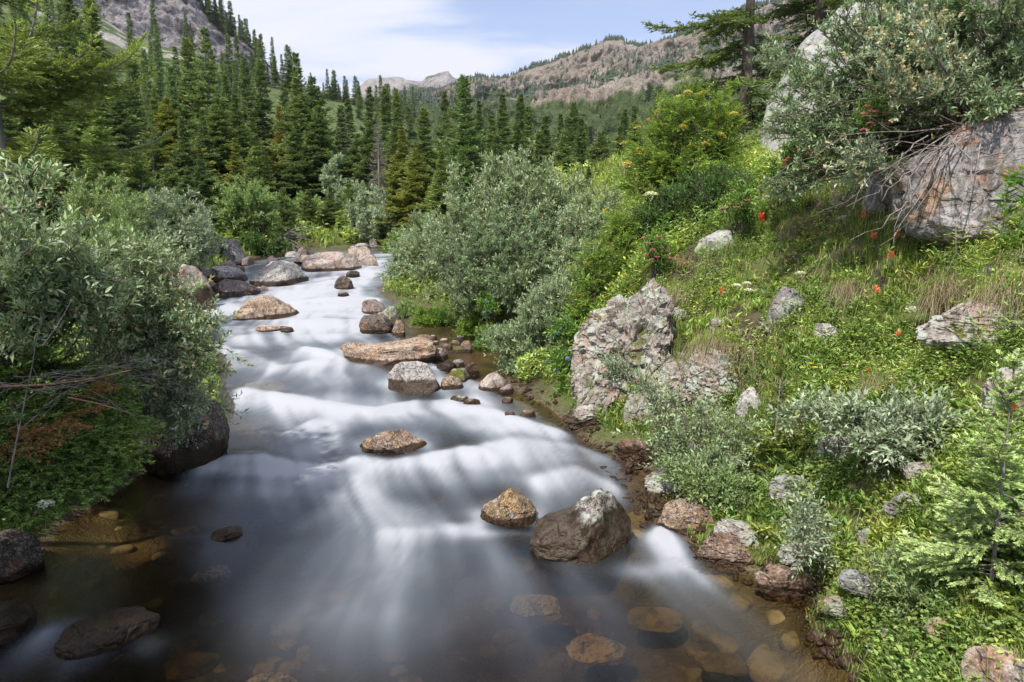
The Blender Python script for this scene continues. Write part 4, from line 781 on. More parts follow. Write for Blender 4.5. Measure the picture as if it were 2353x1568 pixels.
b = at(1850, 500, 15.0); gz = float(G(b[0], 15.0)); plant_tree(PR, 'dark dense pine behind the top of the lichen boulder', (b[0], 15.0, gz), 7.4, None, (.7, .75, .6), rz=.4, wide=1.1, name='pine_tree')
plant_tree(PM[3], 'broad dark spruce out of view at left, added to shade the brown water', (-4.4, .35, float(G(-4.4, .35)) - .1), 7.8, None, COL['dark'], rz=1.0, wide=.85)  # stands outside the frame, put in for its shade on the near water
# needle-fine near conifers
PX = proto(141, 1.35, .50, mat=needlemat('needles_silver', (.25, .33, .15), (.58, .68, .38), trans=.3), bark=MBK, whorl=.080, per=5, tw=.036, el=.021, ew=.0068, n_el=10, e_top=.9, e_bot=-.15, bare=.02, prof=.6, twl=.40, lens=1.0, kside=.8, sag=.25, tr=.014)
g0 = hitG(2272, 1400); plant_tree(PX, 'pale green young spruce in front at the right frame edge', (g0[0], g0[1], g0[2]), 1.12 * depth(g0) / 3.0, None, (1.35, 1.35, 1.15), rz=1.0, name='young_spruce', wide=1.0)
PY = proto(142, .8, .30, mat=MNL, bark=MDW, whorl=.07, per=5, tw=.032, el=.024, ew=.006, n_el=6, e_top=.9, e_bot=.0, bare=.02, prof=.6, sag=.1, tr=.01)
for lab, px, py, hh, cc in (('little yellow green spruce beside the squared grey rock on the bank', 1775, 1065, .75, (1.25, 1.1, .5)), ('tiny spruce sprout over the moss at the foot of the bank', 1880, 1335, .3, (1.2, 1.1, .5)), ('bright spruce tip poking in at the right frame edge, low', 2350, 1490, .28, (1.3, 1.3, .7)), ('little spruce under the pink flowers beside the big willow', 1590, 400, .8, (.8, 1.0, .7))):
    g0 = hitG(px, py); plant_tree(PY, lab, g0, hh, None, cc, name='young_spruce')
def frond(A, B, tw, twl, el, ew, n_el, rg, crown, stem, r0=.006, sag=.12, width=.8):
    A = np.asarray(A, float); B = np.asarray(B, float); L = np.linalg.norm(B - A); n = max(4, int(L / tw)); s = (np.arange(n) + .5) / n
    pos = A + (B - A) * s[:, None] + np.array([0, 0, 1]) * (sag * L * (s * (1 - s) * 2 + .25 * s ** 3))[:, None] + rg.normal(0, .008, (n, 3)); tan = norm(np.gradient(pos, axis=0)); sd = norm(np.cross(tan, [0, 0, 1.]))
    segs(stem, pos[:-1], pos[1:], r0 * (1 - .7 * s[:-1]), r0 * (1 - .7 * s[1:]), 4)
    for sg in (-1, 1, 0):
        tl = (twl * L * (1 - s) ** .6 + el * 2) * rg.uniform(.6, 1.2, n) * (1 if sg else .35)
        td = norm(tan * .8 + sd * sg * width + rg.normal(0, .22, (n, 3)) + np.array([0, 0, .05 + .4 * (sg == 0)])); m = np.maximum(2, np.round(tl / (el * .38)).astype(int)); idx = np.repeat(np.arange(n), m); j = np.concatenate([np.arange(q) for q in m]); u = (j + .3) / m[idx]
        tp = pos[idx] + td[idx] * (tl[idx] * u)[:, None] - np.array([0, 0, .25]) * ((tl[idx] * u) ** 2)[:, None] / max(L, .1)
        segs(stem, pos, pos + td * tl[:, None] * .8, r0 * .3, r0 * .12, 3)
        for e in range(n_el):
            ang = rg.uniform(-1, 1, len(idx)) * 1.0; sv = norm(np.cross(td[idx], [0, 0, 1.])); dd = td[idx] * np.cos(ang)[:, None] + sv * np.sin(ang)[:, None] + rg.normal(0, .25, (len(idx), 3)) + np.array([0, 0, .15])
            leaves(crown, tp + rg.normal(0, el * .15, tp.shape), dd, np.array([0, 0, 1.]) + rg.normal(0, .5, dd.shape), el * rg.uniform(.7, 1.2, len(idx)), ew, tip=np.clip(.08 + .8 * np.maximum(s[idx], u) ** 3 + rg.normal(0, .12, len(idx)), 0, 1))
def low_fir():
    rg = np.random.default_rng(17); cr = MB(); st = MB(); o0 = at(-40, 1000, 3.9)
    ends = [(352, 1000, 3.9), (345, 1035, 3.85), (325, 1070, 3.75), (300, 1095, 3.7), (270, 1125, 3.6), (235, 1145, 3.5), (200, 1165, 3.45), (165, 1185, 3.4), (130, 1195, 3.35), (90, 1205, 3.3), (40, 1200, 3.25), (0, 1190, 3.2), (330, 985, 4.0), (300, 1020, 3.9), (280, 1060, 3.7), (240, 1095, 3.6), (200, 1120, 3.5), (150, 1140, 3.4), (100, 1150, 3.35), (50, 1150, 3.3),
            (310, 950, 4.1), (295, 905, 4.2), (320, 920, 4.2), (260, 1030, 3.7), (210, 1070, 3.6), (160, 1100, 3.5), (100, 1110, 3.4), (40, 1110, 3.3), (180, 1040, 3.6), (120, 1070, 3.5), (60, 1070, 3.4), (250, 860, 4.2), (60, 840, 4.0), (20, 780, 4.0), (120, 820, 4.1), (-20, 1060, 3.3), (20, 1040, 3.4), (280, 985, 3.95), (230, 1010, 3.8)]
    for k, (x, y, Y) in enumerate(ends):
        B = at(x, y, Y); A = at(-60 + rg.uniform(-20, 60) + .25 * x, min(y - 60, 1010) - rg.uniform(0, 40) if y > 900 else y + 120, Y + .25)
        frond(A - o0, B - o0, .05, .30, .026, .0062, 5, rg, cr, st, r0=.007)
    for k in range(26):
        x = rg.uniform(-30, 290); y = 1215 - .42 * x + rg.uniform(-30, 25); Y = 3.2 + x * .0022; frond(at(x - 150, y - 90 - rg.uniform(0, 60), Y + .35) - o0, at(x, y, Y) - o0, .05, .32, .026, .0062, 5, rg, cr, st, r0=.005)
    tube(st, np.array([at(-140, 1300, 4.0), at(-100, 1150, 4.0), at(-60, 1000, 4.0), at(-40, 800, 4.1)]) - o0, [.05, .04, .03, .015], 8)
    ro = root('low_fir', o0, 'low spreading green fir hanging over the water at the left edge', 'tree'); link('trunk', st.mesh('trunk', MBD, smooth=True), ro); link('crown', cr.mesh('crown', needlemat('needles_lush', (.06, .11, .03), (.26, .40, .09), objcol=False)), ro)
    dd = MB(); ds = MB()
    for (x0, y0, x1, y1, Y) in [(-10, 1000, 110, 1035, 3.4), (20, 990, 150, 1020, 3.45), (60, 1000, 170, 985, 3.5), (170, 930, 260, 900, 3.9), (150, 960, 240, 950, 3.75), (130, 970, 200, 990, 3.6), (90, 1010, 95, 1060, 3.35), (200, 900, 245, 885, 3.95), (0, 1030, 60, 1050, 3.3)]:
        frond(at(x0, y0, Y + .1) - o0, at(x1, y1, Y) - o0, .035, .3, .02, .0045, 2, rg, dd, ds, r0=.004)
    tag(link('dead_spray', dd.mesh('dead_spray', leafmat('needles_rust', (.26, .13, .05), (.40, .20, .08), var=.4)), ro), 'rust brown dead sprays')
low_fir()
# ---------- trees on the hillside and on the ridges ----------
def onsheet(P, u, v):
    nr, nc = P.shape[:2]; a = v * (nr - 1); b = u * (nc - 1); i = int(min(nr - 2, a)); j = int(min(nc - 2, b)); s = a - i; t = b - j
    return P[i, j] * (1 - s) * (1 - t) + P[i + 1, j] * s * (1 - t) + P[i, j + 1] * (1 - s) * t + P[i + 1, j + 1] * s * t
rr = random.Random(4); k = 0
while k < 72:
    px = rr.uniform(-120, 960); u = (px + 900) / 1910; v = 1 - rr.random() ** .8 * .75; v = v * 120 / 124
    if 120 < px < 470 and v > .62 and rr.random() < .8: continue
    if n2(np.array(px), np.array(v * 400), 70, 2, 3) < -.12: continue
    p = onsheet(HP, u, v); h = rr.uniform(7, 13) * (1.0 if v > .6 else .9)
    plant_tree(PF[k % 2], 'narrow dark spruce scattered on the green left hillside', p - np.array([0, 0, .4]), h, 'narrow spruces scattered on the left hillside', COL[rr.choice(['dark', 'mid', 'dark', 'blue'])], wide=rr.uniform(.8, 1.2)); k += 1
for k in range(34):
    px = 575 + 255 * rr.random() ** .9; p = onsheet(HP, (px + 900) / 1910, .962 - .03 * rr.random()); plant_tree(PF[k % 2], 'small dark spruce standing on the skyline of the left hillside', p - np.array([0, 0, .5]), rr.uniform(4, 12) * (1.1 if px < 700 else .8), 'spruces along the left skyline', COL[rr.choice(['dark', 'deep', 'mid'])], wide=rr.uniform(.9, 1.6))
for px in [466, 474, 482, 490, 497, 505, 512, 522, 531, 540, 549, 558, 568, 580, 596, 610, 630]:
    for q in range(2):
        p = onsheet(CP_, (px + rr.uniform(-4, 4) + 300) / 1100, .962 - q * rr.uniform(.02, .1)); plant_tree(PF[q], 'small dark spruce clinging to the cliff edge', p - np.array([0, 0, 1.0]), rr.uniform(5, 12), 'spruces along the cliff edge', COL['deep'], wide=rr.uniform(.9, 1.3))
def farforest():
    r = np.random.default_rng(9); mb = MB(); n = 11000; nr, nc = RP.shape[:2]
    u = r.uniform(0.1, .75, n); v = r.uniform(.15, 1, n) ** .8 * 180 / 186; crest = r.random(n) < .4; v = np.where(crest, 180 / 186 - r.uniform(0, .05, n) ** 1.5, v)
    i = np.clip((v * (nr - 1)).astype(int), 0, nr - 2); j = np.clip((u * (nc - 1)).astype(int), 0, nc - 2); p = RP[i, j] + r.uniform(-1.0, 1.0, (n, 3)) * np.array([1, 1, 0])
    f = n2(p[:, 0], p[:, 2], 34, 4, 51) + n2(p[:, 0], p[:, 2], 9, 2, 53) * .6; keep = (r.random(n) < sstep(.02, .3, f) * .8 + .05) | (crest & (r.random(n) < sstep(-.5, .3, f))) | ((v < .62) & (r.random(n) < .75)); p = p[keep]; n = len(p)
    H = r.uniform(2.5, 5.5, n); A = p - np.array([0, 0, .8]); m = 5
    for k in range(4):
        z0 = k * .22; a = A + np.c_[np.zeros(n), np.zeros(n), H * z0]; b = A + np.c_[r.normal(0, .2, n), r.normal(0, .2, n), H * (z0 + .42)]
        segs(mb, a, b, H * (.30 - .06 * k) * r.uniform(.7, 1.2, n), .03, m, tip=r.uniform(.1, .5))
    m_, nt = newmat('far_conifers'); T = NT(nt); geo = T.n('ShaderNodeNewGeometry'); p_ = T.n('ShaderNodeBsdfPrincipled'); T.l(T.mix(geo.outputs['Random Per Island'], (.04, .06, .045), (.09, .12, .07)), p_.inputs[0]); p_.inputs['Roughness'].default_value = .9; T.l(p_.outputs[0], T.n('ShaderNodeOutputMaterial').inputs[0])
    tag(link('distant_forest', mb.mesh('distant_forest', m_)), 'tiny dark conifers dotted over the far mountain ridge', 'forest', kind='stuff')
farforest()
# ---------- shrubs ----------
ML = {}
ML['willow'] = leafmat('willow_leaf', (.23, .30, .15), (.38, .47, .27), trans=.25, rough=.42, var=.4, back=(1.25, 1.25, 1.4), spec=.5)
ML['willow_dk'] = leafmat('willow_leaf_dark', (.16, .23, .105), (.29, .38, .21), trans=.25, rough=.42, var=.4, back=(1.3, 1.3, 1.45), spec=.5)
ML['silver'] = leafmat('willow_leaf_silver', (.28, .35, .21), (.44, .52, .36), trans=.25, rough=.45, var=.35, back=(1.15, 1.15, 1.3), spec=.45)
ML['light'] = leafmat('shrub_leaf_light', (.24, .35, .13), (.37, .49, .21), trans=.35, rough=.5, var=.35)
ML['ash'] = leafmat('ash_leaf', (.15, .27, .04), (.34, .48, .09), trans=.38, rough=.45, var=.35, hue=.02)
ML['green'] = leafmat('green_leaf', (.12, .24, .05), (.25, .40, .09), trans=.35, rough=.45, var=.35)
ML['dkgreen'] = leafmat('dark_leaf', (.07, .14, .04), (.14, .25, .07), trans=.3, rough=.45, var=.35)
MSTEM = barkmat('willow_stem', (.10, .07, .055), (.21, .17, .14), 30); MTWIG = barkmat('grey_twig', (.15, .125, .11), (.32, .28, .25), 30); MRED = barkmat('red_branch', (.22, .11, .07), (.32, .20, .14), 30)
def flowermat(name, c, v=.2): return leafmat(name, c, tuple(min(1, x * 1.15) for x in c), trans=.3, var=v, hue=.01, rough=.6)
MF = {'cream': flowermat('catkin', (.62, .52, .32)), 'yellow': flowermat('petal_yellow', (.80, .62, .03)), 'ochre': flowermat('petal_ochre', (.62, .48, .13)), 'white': flowermat('petal_white', (.80, .80, .70)), 'red': flowermat('petal_red', (.80, .10, .05)), 'coral': flowermat('petal_coral', (.85, .28, .16)),
      'pink': flowermat('petal_pink', (.72, .22, .36)), 'rose': flowermat('petal_rose', (.72, .34, .30)), 'blue': flowermat('petal_blue', (.16, .22, .62)), 'purple': flowermat('petal_purple', (.52, .38, .66)), 'orange': flowermat('petal_orange', (.85, .38, .03))}
def catkin(mb, P, D, L, r, rg):
    n = len(P)
    for q in range(6): leaves(mb, P + D * (L * q / 7), D * .7 + rg.normal(0, .7, (n, 3)), rg.normal(0, 1, (n, 3)), L * .6, r * 1.3, tip=.5)
def shrub(name, label, bases, blobs, nst, K, J, L, Wd, mat, r=.010, bare=.35, catk=0, seed=0, group=None, stemmat=None, Lb=.22, up=.25, arch=.25, pinn=False, spread=.7, cat='shrub', heads=None, targets=None, stem_k=5):
    rg = np.random.default_rng(seed + 1000); bases = np.array([np.asarray(b, float) for b in bases])
    bl = np.array(blobs, float) if blobs is not None else None
    if targets is None:
        wts = bl[:, 3] ** 2; ch = rg.choice(len(bl), nst, p=wts / wts.sum()); T_ = []
        for c in ch:
            px, py, Y, rp = bl[c][:4]; cen = at(px, py, Y); rad = rp / F * depth(cen); d = rg.normal(size=3); d /= np.linalg.norm(d); d *= rg.random() ** .25
            T_.append(cen + d * rad * np.array([1, .9, 1]))
        T_ = np.array(T_)
    else: T_ = np.array(targets, float); nst = len(T_)
    nb = np.argmin(((T_[:, None, :2] - bases[None, :, :2]) ** 2).sum(-1) + rg.random((len(T_), len(bases))) * .1, 1)
    B_ = bases[nb] + rg.normal(0, .06, (nst, 3)) * np.array([1, 1, .2]); dist = np.linalg.norm(T_ - B_, axis=1, keepdims=True)
    M_ = B_ + (T_ - B_) * .5 + np.array([0, 0, 1]) * dist * arch + rg.normal(0, .05, (nst, 3)) * dist
    def bz(t): t = t[..., None]; return (1 - t) ** 2 * B_[:, None] + 2 * t * (1 - t) * M_[:, None] + t * t * T_[:, None]
    ts = np.linspace(0, 1, 9)[None].repeat(nst, 0); pts = bz(ts); pts[:, 1:-1] += rg.normal(0, .012, pts[:, 1:-1].shape) * dist[:, None]
    sm = MB(); rr_ = np.linspace(1, .28, 9) * r
    for i in range(8): segs(sm, pts[:, i], pts[:, i + 1], rr_[i], rr_[i + 1], stem_k)
    # twigs
    t = bare + (1 - bare) * rg.random((nst, K)) ** rg.uniform(.35, 1.0, (nst, 1)); q0 = bz(t); q1 = bz(np.minimum(1, t + .03)); tg = norm(q1 - q0 + 1e-6)
    td = norm(tg * .55 + rg.normal(0, spread, (nst, K, 3)) + np.array([0, 0, up])); ln = Lb * rg.uniform(.5, 1.3, (nst, K)) * (1.15 - .4 * t)
    ip = t * 8; ii = np.clip(ip.astype(int), 0, 7); fr = (ip - ii)[..., None]; q0 = pts[np.arange(nst)[:, None], ii] * (1 - fr) + pts[np.arange(nst)[:, None], ii + 1] * fr
    Q0 = q0.reshape(-1, 3); TD = td.reshape(-1, 3); LN = ln.reshape(-1); E = Q0 + TD * LN[:, None] - np.array([0, 0, .10]) * (LN ** 2)[:, None]
    segs(sm, Q0, E, r * .28, r * .12, 3)
    n = len(Q0); u = (np.arange(J) + .6) / J; side = norm(np.cross(TD, rg.normal(0, 1, TD.shape))); oth = np.cross(TD, side)
    P = (Q0[:, None] + (E - Q0)[:, None] * u[None, :, None]); ang = (np.arange(J) * 2.4)[None, :, None] + rg.uniform(0, 6.28, (n, 1, 1))
    if pinn:
        side = norm(np.cross(TD, np.array([0, 0, 1.]) + rg.normal(0, .3, TD.shape))); sg = np.where(np.arange(J) % 2 == 0, 1, -1)[None, :, None]
        D = TD[:, None] * .55 + side[:, None] * sg - np.array([0, 0, .15]); N = np.array([0, 0, 1.]) + rg.normal(0, .25, D.shape)
    else:
        D = TD[:, None] * .75 + (side[:, None] * np.cos(ang) + oth[:, None] * np.sin(ang)) * .75 + np.array([0, 0, .15]); N = np.array([0, 0, 1.]) + rg.normal(0, .6, D.shape)
    ls = L * rg.uniform(.45, 1.3, (n, J)) * rg.uniform(.75, 1.2, (n, 1)); tipv = np.clip(.1 + .6 * u[None] * np.ones((n, 1)) + .35 * (t.reshape(-1, 1) - .6) + rg.normal(0, .15, (n, J)), 0, 1)
    lm = MB(); leaves(lm, P.reshape(-1, 3), D.reshape(-1, 3), N.reshape(-1, 3), ls.ravel(), ls.ravel() * Wd / L, fold=.22, tip=tipv.ravel(), mid=.45, curl=.06)
    o0 = bases.mean(0); ro = root(name, o0, label, cat, group)
    for mb_ in (sm, lm): mb_.v = [v - o0 for v in mb_.v]
    link('stems', sm.mesh('stems', stemmat or MSTEM, smooth=True), ro); link('foliage', lm.mesh('foliage', ML[mat] if isinstance(mat, str) else mat), ro)
    if catk:
        cm = MB(); k = rg.choice(n, min(catk, n), replace=False); catkin(cm, E[k] - o0, norm(TD[k] + np.array([0, 0, .4])), .035 + .5 * L * .5, .016, rg)
        link('catkins', cm.mesh('catkins', MF['cream']), ro)
    if heads:   # (material, count or pixel list, radius)
        mt, cnt, rad, hn = heads; tipsz = E[rg.choice(n, cnt, replace=False)] if isinstance(cnt, int) else None
        if tipsz is None:
            tipsz = []
            for (px, py) in cnt:
                a, b_ = topx(E); tipsz.append(E[np.argmin((a - px) ** 2 + (b_ - py) ** 2 + (E[:, 1] - E[:, 1].min()) * 60)])
            tipsz = np.array(tipsz)
        for e in tipsz:
            hm = head(mt, rad * rg.uniform(.7, 1.2), rg.integers(0, 3)); h_ = link(hn, hm, ro); h_.location = e - o0; h_.rotation_euler = rg.normal(0, .35, 3)
    return ro
_hd = {}
def head(mt, rad, v, dens=26):
    key = (mt, round(rad, 3), int(v))
    if key not in _hd:
        rg = np.random.default_rng(int(v) + 3); mb = MB(); n = dens; a = rg.uniform(0, 6.28, n); q = rg.random(n) ** .5
        P = np.c_[np.cos(a) * q * rad, np.sin(a) * q * rad, .45 * rad * (1 - q ** 2) + rg.normal(0, .06 * rad, n)]
        for k in range(3): leaves(mb, P, np.c_[rg.normal(0, 1, (n, 2)), rg.normal(.3, .3, n)], np.array([0, 0, 1.]) + rg.normal(0, .3, (n, 3)), rad * .42, rad * .34, tip=.5)
        st = np.zeros((6, 3)); st[:, 2] = -rad; e = P[rg.choice(n, 6)]; segs(mb, st, e, rad * .03, rad * .02)
        _hd[key] = mb.mesh('flower_head', MF[mt])
    return _hd[key]
def gp(px, Y):
    b = at(px, 500, Y); return np.array([b[0], Y, float(G(b[0], Y)) - .03])
# big willow thicket right of the stream: four plants
shrub('willow_shrub', 'tallest grey green willow of the thicket, at its crown against the spruces', [gp(1150, 12.3), gp(1250, 12.5), gp(1060, 12.6)], [(1210, 430, 12, 100), (1110, 470, 12.2, 110), (1290, 480, 12, 90), (1040, 520, 12.4, 70), (1200, 530, 11.6, 120), (1140, 420, 12.2, 70), (1270, 420, 12, 60)], 250, 18, 15, .062, .020, 'willow', catk=260, seed=1, r=.012)
shrub('willow_shrub', 'willow leaning over the upper falls at the left end of the thicket', [gp(980, 15.5), gp(1010, 14.6)], [(935, 590, 15.6, 62), (985, 560, 15, 75), (905, 640, 15.2, 34), (960, 650, 14.8, 62), (1040, 600, 14, 80), (1000, 690, 14, 45), (880, 668, 15, 14)], 130, 16, 14, .064, .021, 'willow', catk=60, seed=2, r=.012)
shrub('willow_shrub', 'dark willow in the middle of the thicket above the herbs', [gp(1120, 11.2), gp(1190, 11.0)], [(1110, 640, 10.8, 85), (1190, 620, 10.6, 100), (1060, 620, 11.3, 70), (1270, 600, 10.6, 80), (1160, 540, 11, 90), (1060, 560, 11.6, 70), (1000, 560, 12.2, 50)], 200, 17, 15, .058, .018, 'willow_dk', catk=70, seed=3, r=.011)
shrub('willow_shrub', 'lowest willow of the thicket, hanging to the stones at the water', [gp(1215, 8.9), gp(1260, 9.0)], [(1230, 770, 8.7, 80), (1190, 830, 8.7, 55), (1265, 700, 8.8, 70), (1150, 800, 8.9, 50), (1240, 850, 8.5, 34), (1300, 650, 9, 50)], 130, 17, 15, .050, .015, 'willow', seed=4, r=.009, bare=.25)
shrub('willow_shrub', 'willow with cream catkins between the thicket and the yellow ash bush', [gp(1370, 11.5), gp(1330, 10.6)], [(1340, 530, 11, 75), (1380, 480, 11.4, 60), (1320, 610, 10.2, 60)], 90, 16, 15, .055, .018, 'willow', catk=90, seed=5, r=.010)
# mountain ash bush with yellow flower heads
shrub('mountain_ash', 'tall yellow green ash bush with ochre flower heads below the pine', [gp(1560, 9.8), gp(1640, 9.8)], [(1600, 260, 9.6, 75), (1530, 330, 9.6, 70), (1650, 300, 9.8, 70), (1480, 400, 9.5, 60), (1560, 400, 9.4, 80), (1640, 400, 9.5, 70), (1500, 290, 9.8, 45), (1460, 350, 9.6, 40), (1600, 215, 9.8, 40), (1680, 240, 9.9, 50), (1440, 420, 9.6, 40), (1550, 250, 9.8, 50)], 190, 13, 16, .052, .015, 'ash', seed=6, r=.009, Lb=.30, pinn=True, up=.05, catk=0,
      heads=('ochre', [(1458, 300), (1490, 275), (1512, 262), (1530, 300), (1560, 225), (1585, 215), (1600, 235), (1620, 212), (1650, 240), (1640, 270), (1566, 290), (1535, 345), (1470, 345), (1445, 380), (1500, 380), (1585, 340), (1655, 310), (1620, 330), (1690, 262), (1430, 330), (1520, 420), (1483, 440), (1600, 290), (1556, 330)], .055, 'flower_head'))
shrub('mountain_ash', 'low bright ash bush spilling down behind the outcrop', [gp(1420, 9.3), gp(1360, 9.0)], [(1400, 560, 9, 60), (1360, 640, 8.8, 60), (1440, 520, 9.3, 50), (1340, 720, 8.5, 45), (1310, 790, 8.3, 30)], 90, 13, 16, .045, .013, 'ash', seed=7, r=.007, Lb=.24, pinn=True, up=.05, heads=('ochre', [(1295, 740), (1350, 610), (1370, 455), (1312, 620), (1400, 560), (1330, 680)], .045, 'flower_head'))
shrub('willow_shrub', 'small dark shrub under the yellow ash, around its shaded foot', [gp(1500, 9.4), gp(1650, 8.8)], [(1520, 480, 9.2, 60), (1600, 460, 9.0, 60), (1670, 440, 8.8, 60), (1460, 520, 9.3, 40)], 90, 14, 14, .045, .013, 'dkgreen', seed=8, r=.007)
# upper right willow with bare leaning stems
rt = np.random.default_rng(88)
tg = []
for px, py, Y, rp, n_ in [(1800, 180, 6.6, 60, 12), (1760, 300, 6.6, 50, 10), (1850, 250, 6.4, 70, 14), (1790, 420, 6.5, 50, 9), (1900, 130, 6.4, 70, 14), (1980, 60, 6.2, 70, 14), (1950, 200, 6.2, 80, 16), (2080, 60, 6.0, 90, 16), (2180, 40, 5.8, 90, 16), (2300, 60, 5.6, 90, 16), (2060, 170, 6, 70, 12), (2200, 150, 5.8, 80, 14), (2330, 180, 5.6, 70, 10), (1880, 340, 6.3, 50, 8), (1960, 290, 6.2, 60, 8), (2250, -60, 5.6, 90, 10), (2050, -60, 6, 90, 10), (2140, 240, 5.6, 60, 9), (2250, 230, 5.4, 60, 9), (1760, 130, 7.0, 40, 6)]:
    for _ in range(n_):
        c = at(px, py, Y); d = rt.normal(size=3); d /= np.linalg.norm(d); tg.append(c + d * rt.random() ** .3 * rp / F * depth(c))
wb = [at(2180, 320, 6.35), at(2330, 290, 6.0), at(2120, 345, 6.5), at(2400, 240, 5.9)]
shrub('willow_shrub', 'large grey willow with bare leaning stems filling the upper right corner', wb, None, 0, 13, 14, .050, .017, 'willow_dk', r=.011, bare=.42, catk=0, seed=9, targets=tg, arch=.06, Lb=.2)
tg2 = [at(px, py, 5.6 + rt.normal(0, .15)) + rt.normal(0, .1, 3) for px, py in [(2040, 170), (2070, 190), (2060, 150), (2100, 190), (2085, 120), (2120, 90), (2140, 30), (2100, 60), (1970, 110), (2160, 140)] for _ in range(3)]
shrub('willow_shrub', 'silvery willow spray carrying cream catkins before the upper right bush', [at(2260, 330, 5.8)], None, 0, 9, 12, .045, .015, 'silver', r=.007, bare=.6, catk=150, seed=10, targets=tg2, arch=.05, Lb=.18)
shrub('willow_shrub', 'pale willow sprig with catkins above the rock face roots', [at(2050, 420, 5.9)], [(1970, 370, 5.8, 30), (2010, 395, 5.8, 22), (1950, 420, 5.9, 22)], 12, 10, 12, .042, .014, 'silver', r=.005, bare=.4, catk=24, seed=11)
# hanging bare roots and stems over the rock face
def bare_branches(name, label, groups, mat, seed, cat='branch', k=5, fork=4, fl=.35, jit=.05):
    rg = np.random.default_rng(seed); mb = MB(); o0 = at(*groups[0][0])
    for (p0, p1, n_, spr, r0) in groups:
        for _ in range(n_):
            a = at(*p0) + rg.normal(0, .05, 3); b = at(*p1) + rg.normal(0, spr, 3); ln = np.linalg.norm(b - a); s = np.linspace(0, 1, 11)[:, None]
            pts = a + (b - a) * s + np.array([0, 0, 1]) * ln * rg.uniform(-.05, .15) * np.sin(s * math.pi) + np.cumsum(rg.normal(0, jit * ln * .22, (11, 3)), 0) * s
            tube(mb, pts - o0, r0 * (1 - .75 * s[:, 0]), k)
            for _f in range(fork):
                i = rg.integers(3, 10); d = norm(pts[min(10, i + 1)] - pts[i - 1] + rg.normal(0, .6, 3) * np.linalg.norm(pts[min(10, i + 1)] - pts[i - 1])); l2 = ln * fl * rg.uniform(.4, 1.1) * (1.2 - i / 10)
                s2 = np.linspace(0, 1, 6)[:, None]; q = pts[i] + d * s2 * l2 + np.cumsum(rg.normal(0, l2 * .04, (6, 3)), 0); q[0] = pts[i]; tube(mb, q - o0, r0 * .4 * (1 - .7 * s2[:, 0]), 4)
                for _g in range(2):
                    j = rg.integers(2, 5); d2 = norm(d + rg.normal(0, .6, 3)); q2 = q[j] + d2 * np.linspace(0, 1, 4)[:, None] * l2 * .4; tube(mb, q2 - o0, r0 * .2 * np.linspace(1, .4, 4), 3)
    o = link(name, mb.mesh(name, mat, smooth=True), loc=o0); tag(o, label, cat); return o
bare_branches('dead_branch', 'pale bare roots and stems hanging over the rust stained rock face', [((2170, 330, 5.6), (1960, 470, 5.4), 4, .10, .006), ((2180, 325, 5.55), (2060, 530, 5.1), 5, .12, .007), ((2240, 310, 5.4), (2120, 560, 4.95), 3, .10, .007), ((2353, 330, 5.1), (2220, 420, 5.0), 3, .10, .006), ((2160, 330, 5.6), (1870, 400, 5.7), 3, .12, .005)], MTWIG, 3, jit=.16, fork=5, fl=.3)
bare_branches('dead_branch', 'tangle of dark bare willow stems sweeping left above the rock face', [((2380, 250, 5.5), (1820, 330, 6.0), 4, .16, .007), ((2380, 200, 5.4), (1900, 230, 6.0), 4, .16, .006), ((2300, 300, 5.6), (1950, 280, 5.9), 4, .12, .006), ((2300, 300, 5.5), (2050, 180, 5.8), 4, .16, .006)], MSTEM, 4, jit=.14)
bare_branches('dead_branch', 'long grey dead branch lying among pink flowers below the willow', [((2050, 385, 6.2), (1740, 445, 6.9), 4, .05, .011)], MTWIG, 5)
# near left willows
shrub('willow_shrub', 'big near willow filling the left edge above the dead twigs', [gp(-60, 5.0), gp(-160, 4.7), gp(60, 5.4)], [(60, 520, 4.1, 100), (-20, 600, 4.0, 110), (120, 620, 4.2, 110), (200, 560, 4.5, 60), (60, 720, 4.0, 90), (90, 430, 4.5, 60), (10, 680, 3.9, 80), (220, 690, 4.3, 80)], 115, 14, 14, .056, .019, 'willow', catk=20, seed=21, r=.010, bare=.3)
shrub('willow_shrub', 'near willow with arching red stems and cream catkins reaching over white water', [gp(190, 6.0), gp(250, 6.3)], [(350, 640, 4.9, 80), (430, 700, 4.9, 60), (300, 760, 4.7, 90), (420, 790, 4.8, 70), (490, 815, 4.8, 50), (470, 760, 4.9, 50), (440, 860, 4.7, 40), (250, 680, 4.8, 60), (380, 560, 5.1, 44), (330, 860, 4.5, 40), (520, 850, 4.8, 14), (550, 830, 4.8, 16)], 115, 14, 13, .044, .016, 'willow', catk=130, seed=22, r=.009, bare=.35)
shrub('willow_shrub', 'silver willow sprays drooping over the black rock', [gp(240, 6.0)], [(400, 900, 4.7, 44), (350, 950, 4.6, 34), (460, 900, 4.8, 44), (430, 950, 4.7, 34), (430, 1000, 4.7, 16), (530, 945, 4.9, 12), (390, 985, 4.7, 18), (500, 1010, 4.9, 10)], 52, 12, 12, .040, .013, 'silver', catk=14, seed=23, r=.006, bare=.45, arch=.12)
shrub('willow_shrub', 'rounded pale willow beside the tall grey boulder', [gp(330, 14), gp(430, 14.5)], [(420, 510, 14, 80), (350, 500, 14, 75), (470, 530, 14.3, 45), (300, 550, 13.5, 80), (400, 570, 13.6, 70), (500, 560, 14.5, 22)], 130, 16, 14, .066, .023, 'silver', seed=24, r=.010)
shrub('willow_shrub', 'bright light green shrub behind the near left willow', [gp(240, 11), gp(170, 10)], [(270, 460, 10.5, 60), (210, 500, 10, 70), (320, 470, 11, 40), (160, 430, 10, 45), (290, 560, 9.8, 60)], 110, 15, 14, .050, .014, 'light', seed=25, r=.008)
